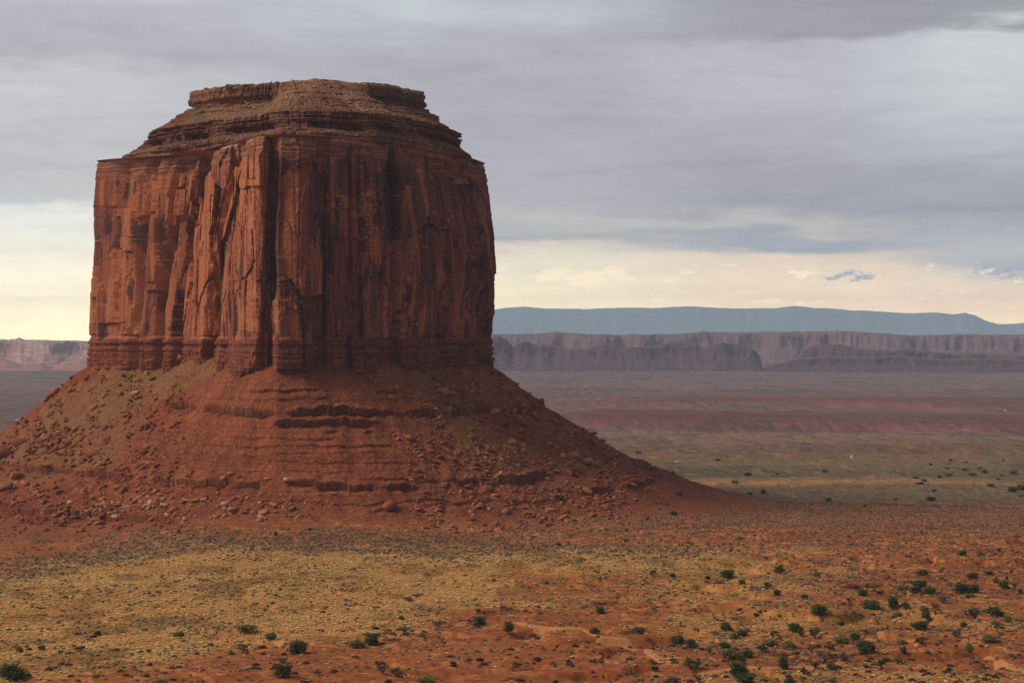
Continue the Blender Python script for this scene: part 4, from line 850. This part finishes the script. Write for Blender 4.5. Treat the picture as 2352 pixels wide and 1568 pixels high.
# ------------------------------------------------------------------ dirt tracks: strips draped on the ground
M_TRACK = tint_mat('track_dust', .2, 1.2, .2, .95, (.46, .20, .08, 1))
def track(name, pts, wpx_, label):
    P = []
    for (x0, y0), (x1, y1) in zip(pts, pts[1:]):
        for k in range(14): P.append((x0 + (x1 - x0) * k / 14, y0 + (y1 - y0) * k / 14))
    W_ = []
    for x, y in P:
        # meet the smooth ground below that view line
        lo, hi_ = 400.0, 1300.0
        for _ in range(40):
            m_ = (lo + hi_) / 2; z = float(ground((x - CX) / F * m_, m_, False)); yy = HY + F * (CH - z) / m_
            lo, hi_ = (m_, hi_) if yy > y else (lo, m_)
        W_.append(((x - CX) / F * lo, lo))
    W_ = np.array(W_); ker_ = np.ones(9) / 9
    W_ = np.stack([np.convolve(np.pad(W_[:, i], 4, 'edge'), ker_, 'valid') for i in (0, 1)], 1)
    T_ = np.gradient(W_, axis=0); N_ = np.stack([-T_[:, 1], T_[:, 0]], 1); N_ /= np.linalg.norm(N_, axis=1)[:, None]
    cols_ = []; nw = 9
    for j in range(nw):
        u = j / (nw - 1) * 2 - 1; q_ = W_ + N_ * (u * wpx_ * (1 + .25 * vn(np.arange(len(W_)) / 5., np.full(len(W_), j * 1.), 5))[:, None])
        cols_.append(np.concatenate([q_, (ground(q_[:, 0], q_[:, 1]) + .34 - .5 * abs(u) ** 6 - .05 * (abs(abs(u) - .5) < .2))[:, None]], 1))
    v_ = np.stack(cols_, 1).reshape(-1, 3)
    link(name, make_mesh(name, v_, grid_faces(len(W_), nw), None, True), M_TRACK, kind='structure', label=label, category='dirt track')
track('dirt_track', [(1176,1427),(1260,1443),(1346,1457),(1401,1477),(1450,1490),(1490,1500),(1514,1512),(1516,1526)], 1.7, 'narrow pale orange dirt track curving down across the scrub flat')
track('dirt_track', [(1600,1552),(1660,1540),(1720,1536),(1850,1532),(1960,1534)], 2.2, 'sandy dirt track running level near the bottom right')
track('dirt_track', [(2400,1550),(2340,1538),(2280,1524),(2230,1522)], 2.2, 'short pale track slanting in from the right side near the bottom')

# ------------------------------------------------------------------ small white things out on the plain
def flat_mat(name, c, rough=.6):
    m = bpy.data.materials.new(name); m.use_nodes = True; t = NT(m.node_tree); b = t.n['Principled BSDF']; b.inputs['Roughness'].default_value = rough
    n = t.noise(t.new('ShaderNodeTexCoord').outputs['Object'], 2.0, 3); t.l.new(t.mix(1.0, (*c, 1), t.ramp(n, [(.3, (.85, .85, .85, 1)), (.7, (1, 1, 1, 1))]), 'MULTIPLY'), b.inputs['Base Color'])
    return m
M_WHITE = flat_mat('white_paint', (.8, .82, .8)); M_DARK = flat_mat('dark_rubber', (.03, .03, .035)); M_GLASS = flat_mat('dark_glass', (.05, .06, .07), .15); M_ROOF = flat_mat('grey_roof', (.35, .36, .38))
def prism(prof, w_, name, mat, parent, bev=.05):
    bm = bmesh.new(); a = [bm.verts.new((x, -w_ / 2, z)) for x, z in prof]; f_ = bm.faces.new(a)
    e_ = bmesh.ops.extrude_face_region(bm, geom=[f_]); bmesh.ops.translate(bm, vec=(0, w_, 0), verts=[v for v in e_['geom'] if isinstance(v, bmesh.types.BMVert)])
    bmesh.ops.recalc_face_normals(bm, faces=bm.faces)
    if bev: bmesh.ops.bevel(bm, geom=bm.edges[:], offset=bev, segments=2, affect='EDGES')
    me = bpy.data.meshes.new(name); bm.to_mesh(me); bm.free()
    return link(name, me, mat, parent)
def disc(name, r_, h_, mat, parent, loc, axis='y', seg=20):
    bm = bmesh.new(); bmesh.ops.create_cone(bm, cap_ends=True, segments=seg, radius1=r_, radius2=r_, depth=h_)
    if axis == 'y': bmesh.ops.rotate(bm, verts=bm.verts, cent=(0, 0, 0), matrix=__import__('mathutils').Matrix.Rotation(math.pi / 2, 3, 'X'))
    me = bpy.data.meshes.new(name); bm.to_mesh(me); bm.free(); o = link(name, me, mat, parent); o.location = loc; return o
def setdown(o, x, y): p, k_ = at(x, y); o.location = p; return o
v_ = link('camper_van', None, None, label='white boxy camper van parked alone on the plain beyond the right slope', category='van')
prism([(-1.8, .3), (-1.75, 1.5), (-1.6, 1.75), (1.3, 1.75), (1.55, 1.2), (1.8, 1.0), (1.8, .3)], 1.5, 'body', M_WHITE, v_)
for x in (-1.1, 1.1):
    for s in (-1, 1): disc('wheel', .32, .2, M_DARK, v_, (x, s * .72, .3))
for x in (-.9, .1): o = prism([(x - .35, 1.05), (x - .35, 1.45), (x + .35, 1.45), (x + .35, 1.05)], 1.53, 'window', M_GLASS, v_, 0)
setdown(v_, 1555, 1062)
v_ = link('water_tank', None, None, label='white upright water tank standing alone on the far plain', category='tank')
disc('tank_body', .85, 2.5, M_WHITE, v_, (0, 0, 1.3), 'z', 28)
bm = bmesh.new(); bmesh.ops.create_cone(bm, cap_ends=True, segments=28, radius1=.87, radius2=.15, depth=.35); me = bpy.data.meshes.new('tank_lid'); bm.to_mesh(me); bm.free(); o = link('tank_lid', me, M_WHITE, v_); o.location = (0, 0, 2.72)
setdown(v_, 1957, 1051)
v_ = link('small_house', None, None, label='tiny white house on the plain past the red escarpment at far right', category='house')
prism([(-2, 0), (-2, 2), (2, 2), (2, 0)], 3, 'wall', M_WHITE, v_, .02)
o = prism([(-2.2, 2.0), (0, 2.9), (2.2, 2.0)], 3.4, 'roof', M_ROOF, v_, 0)
for x in (-1.1, 1.1): prism([(x - .3, .9), (x - .3, 1.5), (x + .3, 1.5), (x + .3, .9)], 3.05, 'window', M_GLASS, v_, 0)
prism([(-.35, .02), (-.35, 1.6), (.35, 1.6), (.35, .02)], 3.04, 'door', M_DARK, v_, 0)
setdown(v_, 2311, 944)
v_ = link('parked_car', None, None, label='white car parked on the plain beyond the left slope', category='car')
prism([(-1.9, .3), (-1.9, .9), (-1.3, 1.0), (-.9, 1.5), (.7, 1.5), (1.2, 1.0), (1.9, .85), (1.9, .3)], 1.6, 'body', M_WHITE, v_)
prism([(-.95, 1.05), (-.7, 1.4), (.6, 1.4), (.95, 1.05)], 1.62, 'window', M_GLASS, v_, 0)
for x in (-1.2, 1.2):
    for s in (-1, 1): disc('wheel', .33, .22, M_DARK, v_, (x, s * .75, .33))
setdown(v_, 42, 967); v_.scale = (1.2,) * 3

# ------------------------------------------------------------------ distant mesas and mountains
def far_land(name, prof, dist_, foot, depth, seed, colr, label, cat, cliffy=True, step=2.2, rough=1.0):
    xs = np.arange(prof[0][0], prof[-1][0], step); top = np.interp(xs, [p[0] for p in prof], [p[1] for p in prof])
    n = len(xs); X0 = (xs - CX) / F * dist_
    top = top + (.9 if cliffy else .5) * rough * (fbm(xs / 22, xs * 0, 4, seed) + (1.6 if cliffy else 0) * (_h(np.floor(xs / 15 + 1.5 * vn(xs / 30, xs * 0, seed)), xs * 0, seed) - .5))
    zt_ = CH + (HY - top) / F * dist_
    if cliffy: fr = [-.15, 0, .12, .24, .36, .45, .50, .56, .70, .84, .93, .96, .99, 1.0, 1.0, .98, -.2]; dp = [-1.3, -1.0, -.82, -.66, -.52, -.42, -.34, -.29, -.24, -.20, -.16, -.12, -.07, 0, .4, 1.5, 1.8]
    else: fr = [-.1, 0, .15, .3, .45, .6, .72, .82, .9, .96, 1.0, .9, .6, -.1]; dp = [-1.6, -1.4, -1.15, -.95, -.75, -.55, -.4, -.28, -.17, -.08, 0, .25, .8, 1.4]
    k = 4; t0 = np.arange(len(fr)); tt = np.arange(0, len(fr) - 1 + 1e-6, 1 / k); fr = np.interp(tt, t0, fr); dp = np.interp(tt, t0, dp)
    FR = fr[:, None] * np.ones(n); off_ = dp[:, None] * depth * np.ones(n)
    m_ = len(fr); XX = np.broadcast_to(X0, (m_, n)); U = np.broadcast_to(xs, (m_, n)); TT = np.broadcast_to(tt[:, None], (m_, n))
    alc = depth * (.24 * fbm(U / 90, TT / 60, 3, seed + 3) + .10 * np.abs(fbm(U / 26, TT / 7, 3, seed + 4)) + .02 * fbm(U / 7, TT / 6, 2, seed + 5)) * (1 if cliffy else .5) * sst(1.05 - np.abs(FR - .5) * .6, .5, 1)
    alc = alc - alc.max()
    if dist_ > 20000: alc = alc * .4
    Yf = dist_ + off_ + alc * (1 - sst(off_, 0, depth * .2))
    Zf = foot + (zt_[None] - foot) * FR + (zt_[None] - foot) * (.09 if cliffy else .0) * fbm(U / 26, TT / 4, 4, seed + 6) * (FR > .03) * (FR < .97)
    if not cliffy: Zf = Zf + (zt_[None] - foot) * .03 * (np.abs(fbm(U / 60, TT / 7, 3, seed + 8)) - .3) * sst(FR, .05, .3) * (FR < .93)
    c0, c1, c2_ = [np.broadcast_to(V3(*c), (m_, n, 3)) for c in colr]
    cc = mixc(c0, c1, np.clip(.5 + .7 * fbm(U / 34, TT / 1.3, 4, seed + 9), 0, 1)); cc = mixc(cc, c2_, .45 * sst(fbm(U / 60, FR * 12, 4, seed + 10), -.1, .6))
    if cliffy: cc = mixc(cc, np.broadcast_to(V3(.18, .08, .06), cc.shape), .3 * sst(np.sin(FR * 46 + 2 * fbm(U / 50, TT / 9, 2, seed + 11)), .3, .9) * (FR < .97)); cc = mixc(cc, np.broadcast_to(V3(.16, .13, .08), cc.shape), .7 * (FR > .985))
    if not cliffy and dist_ > 20000: cc = c0 * (1 + .05 * fbm(U / 60, FR * 3, 3, seed)[..., None])
    v_ = np.stack([XX * Yf / dist_, Yf, Zf], -1).reshape(-1, 3)
    return link(name, make_mesh(name, v_, grid_faces(m_, n), cc.reshape(-1, 3), not cliffy), M_FAR, kind='structure', label=label, category=cat)
RC1 = [(.095, .05, .065), (.075, .042, .055), (.12, .07, .08)]  # dark mesa rock with a purple haze tint painted in
RC2 = [(.17, .10, .115), (.125, .075, .095), (.23, .16, .165)]  # paler rim rock, purple haze painted into it as well
far_land('mesa', [(900, 774), (1128, 772), (1147, 771), (1163, 779), (1178, 797), (1190, 786), (1206, 781), (1226, 789), (1268, 791), (1300, 799), (1340, 801), (1370, 790), (1388, 787), (1404, 790), (1432, 800), (1458, 796), (1508, 796), (1530, 786), (1548, 783), (1566, 785), (1598, 789), (1618, 800), (1632, 790), (1658, 785), (1690, 790), (1722, 796), (1736, 806), (1746, 822), (1752, 850)], 8800, -72, 330, 1001, RC1, 'dark jagged-topped mesa running out from behind the butte to a blunt end', 'mesa')
far_land('mesa', [(1795, 852), (1815, 838), (1833, 818), (1846, 800), (1872, 793), (1896, 791), (1922, 789), (1944, 793), (1978, 801), (2046, 805), (2080, 800), (2120, 806), (2190, 812), (2260, 812), (2360, 817), (2500, 820), (2700, 822)], 9000, -72, 380, 1031, RC1, 'long low dark mesa right of the gap, under the pale rim', 'mesa')
far_land('mesa', [(1760, 838), (1830, 826), (1900, 818), (2000, 822), (2060, 816), (2160, 826), (2260, 822), (2400, 830), (2600, 838)], 8300, -70, 160, 1211, RC1, 'lowest broken dark ledge of rock in front of the right mesa', 'mesa')
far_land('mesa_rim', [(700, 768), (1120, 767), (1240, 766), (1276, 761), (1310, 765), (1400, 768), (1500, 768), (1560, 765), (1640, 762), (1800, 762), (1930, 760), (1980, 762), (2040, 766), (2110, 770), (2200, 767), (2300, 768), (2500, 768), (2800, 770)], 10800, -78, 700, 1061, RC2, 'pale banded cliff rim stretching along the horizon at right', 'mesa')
far_land('mesa_rim', [(-500, 782), (-200, 780), (0, 780), (36, 779), (44, 776), (54, 779), (120, 781), (220, 783), (420, 782)], 10200, -76, 500, 1091, [(.42, .27, .23), (.34, .19, .16), (.56, .44, .38)], 'pale pink banded mesa rim left of the butte', 'mesa')  # paler than the right rim: sunlight painted into its rock colour
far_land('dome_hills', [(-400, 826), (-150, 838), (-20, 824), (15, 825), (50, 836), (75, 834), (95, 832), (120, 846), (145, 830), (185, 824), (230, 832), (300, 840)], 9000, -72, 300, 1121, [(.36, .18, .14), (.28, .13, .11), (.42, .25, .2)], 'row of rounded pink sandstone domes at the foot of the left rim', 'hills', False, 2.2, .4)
far_land('mountains', [(600, 790), (800, 745), (950, 722), (1120, 713), (1150, 708), (1200, 704), (1250, 708), (1350, 709.5), (1430, 706), (1500, 707.5), (1580, 703.5), (1640, 706), (1680, 708.5), (1780, 707.5), (1825, 702.5), (1870, 707), (1910, 708), (1950, 712), (2000, 714), (2060, 718), (2100, 719), (2150, 717.5), (2190, 722), (2215, 718), (2240, 724), (2260, 735), (2290, 744), (2320, 744), (2352, 741), (2500, 738), (2800, 750)], 30000, -90, 700, 1151, [(.13, .27, .32), (.12, .16, .19), (.14, .18, .20)], 'long even blue mountain range along the horizon behind the mesas', 'mountains', False, 3.0, 1.6)  # blue base colour has distance haze painted in, besides the haze box

# ------------------------------------------------------------------ haze: one closed box of thin even air
def haze_box(x0, x1, y0, y1, z0, z1, dens):
    vs = [(x, y, z) for x in (x0, x1) for y in (y0, y1) for z in (z0, z1)]
    fs = [(0, 1, 3, 2), (4, 6, 7, 5), (0, 4, 5, 1), (2, 3, 7, 6), (0, 2, 6, 4), (1, 5, 7, 3)]
    m = bpy.data.materials.new('haze'); m.use_nodes = True; t = NT(m.node_tree); t.n.clear()
    o_ = t.new('ShaderNodeOutputMaterial'); p = t.new('ShaderNodeVolumePrincipled'); p.inputs['Color'].default_value = (.62, .76, 1.0, 1)
    p.inputs['Density'].default_value = dens; p.inputs['Anisotropy'].default_value = .0; t.l.new(p.outputs[0], o_.inputs['Volume'])
    link('haze', make_mesh('haze', vs, fs), m, kind='stuff', label='thin blue haze lying over the distant plain and mesas', category='haze')
haze_box(-31500, 31500, -31500, 31500, -100, 740, 3.5e-5)
print('done script')
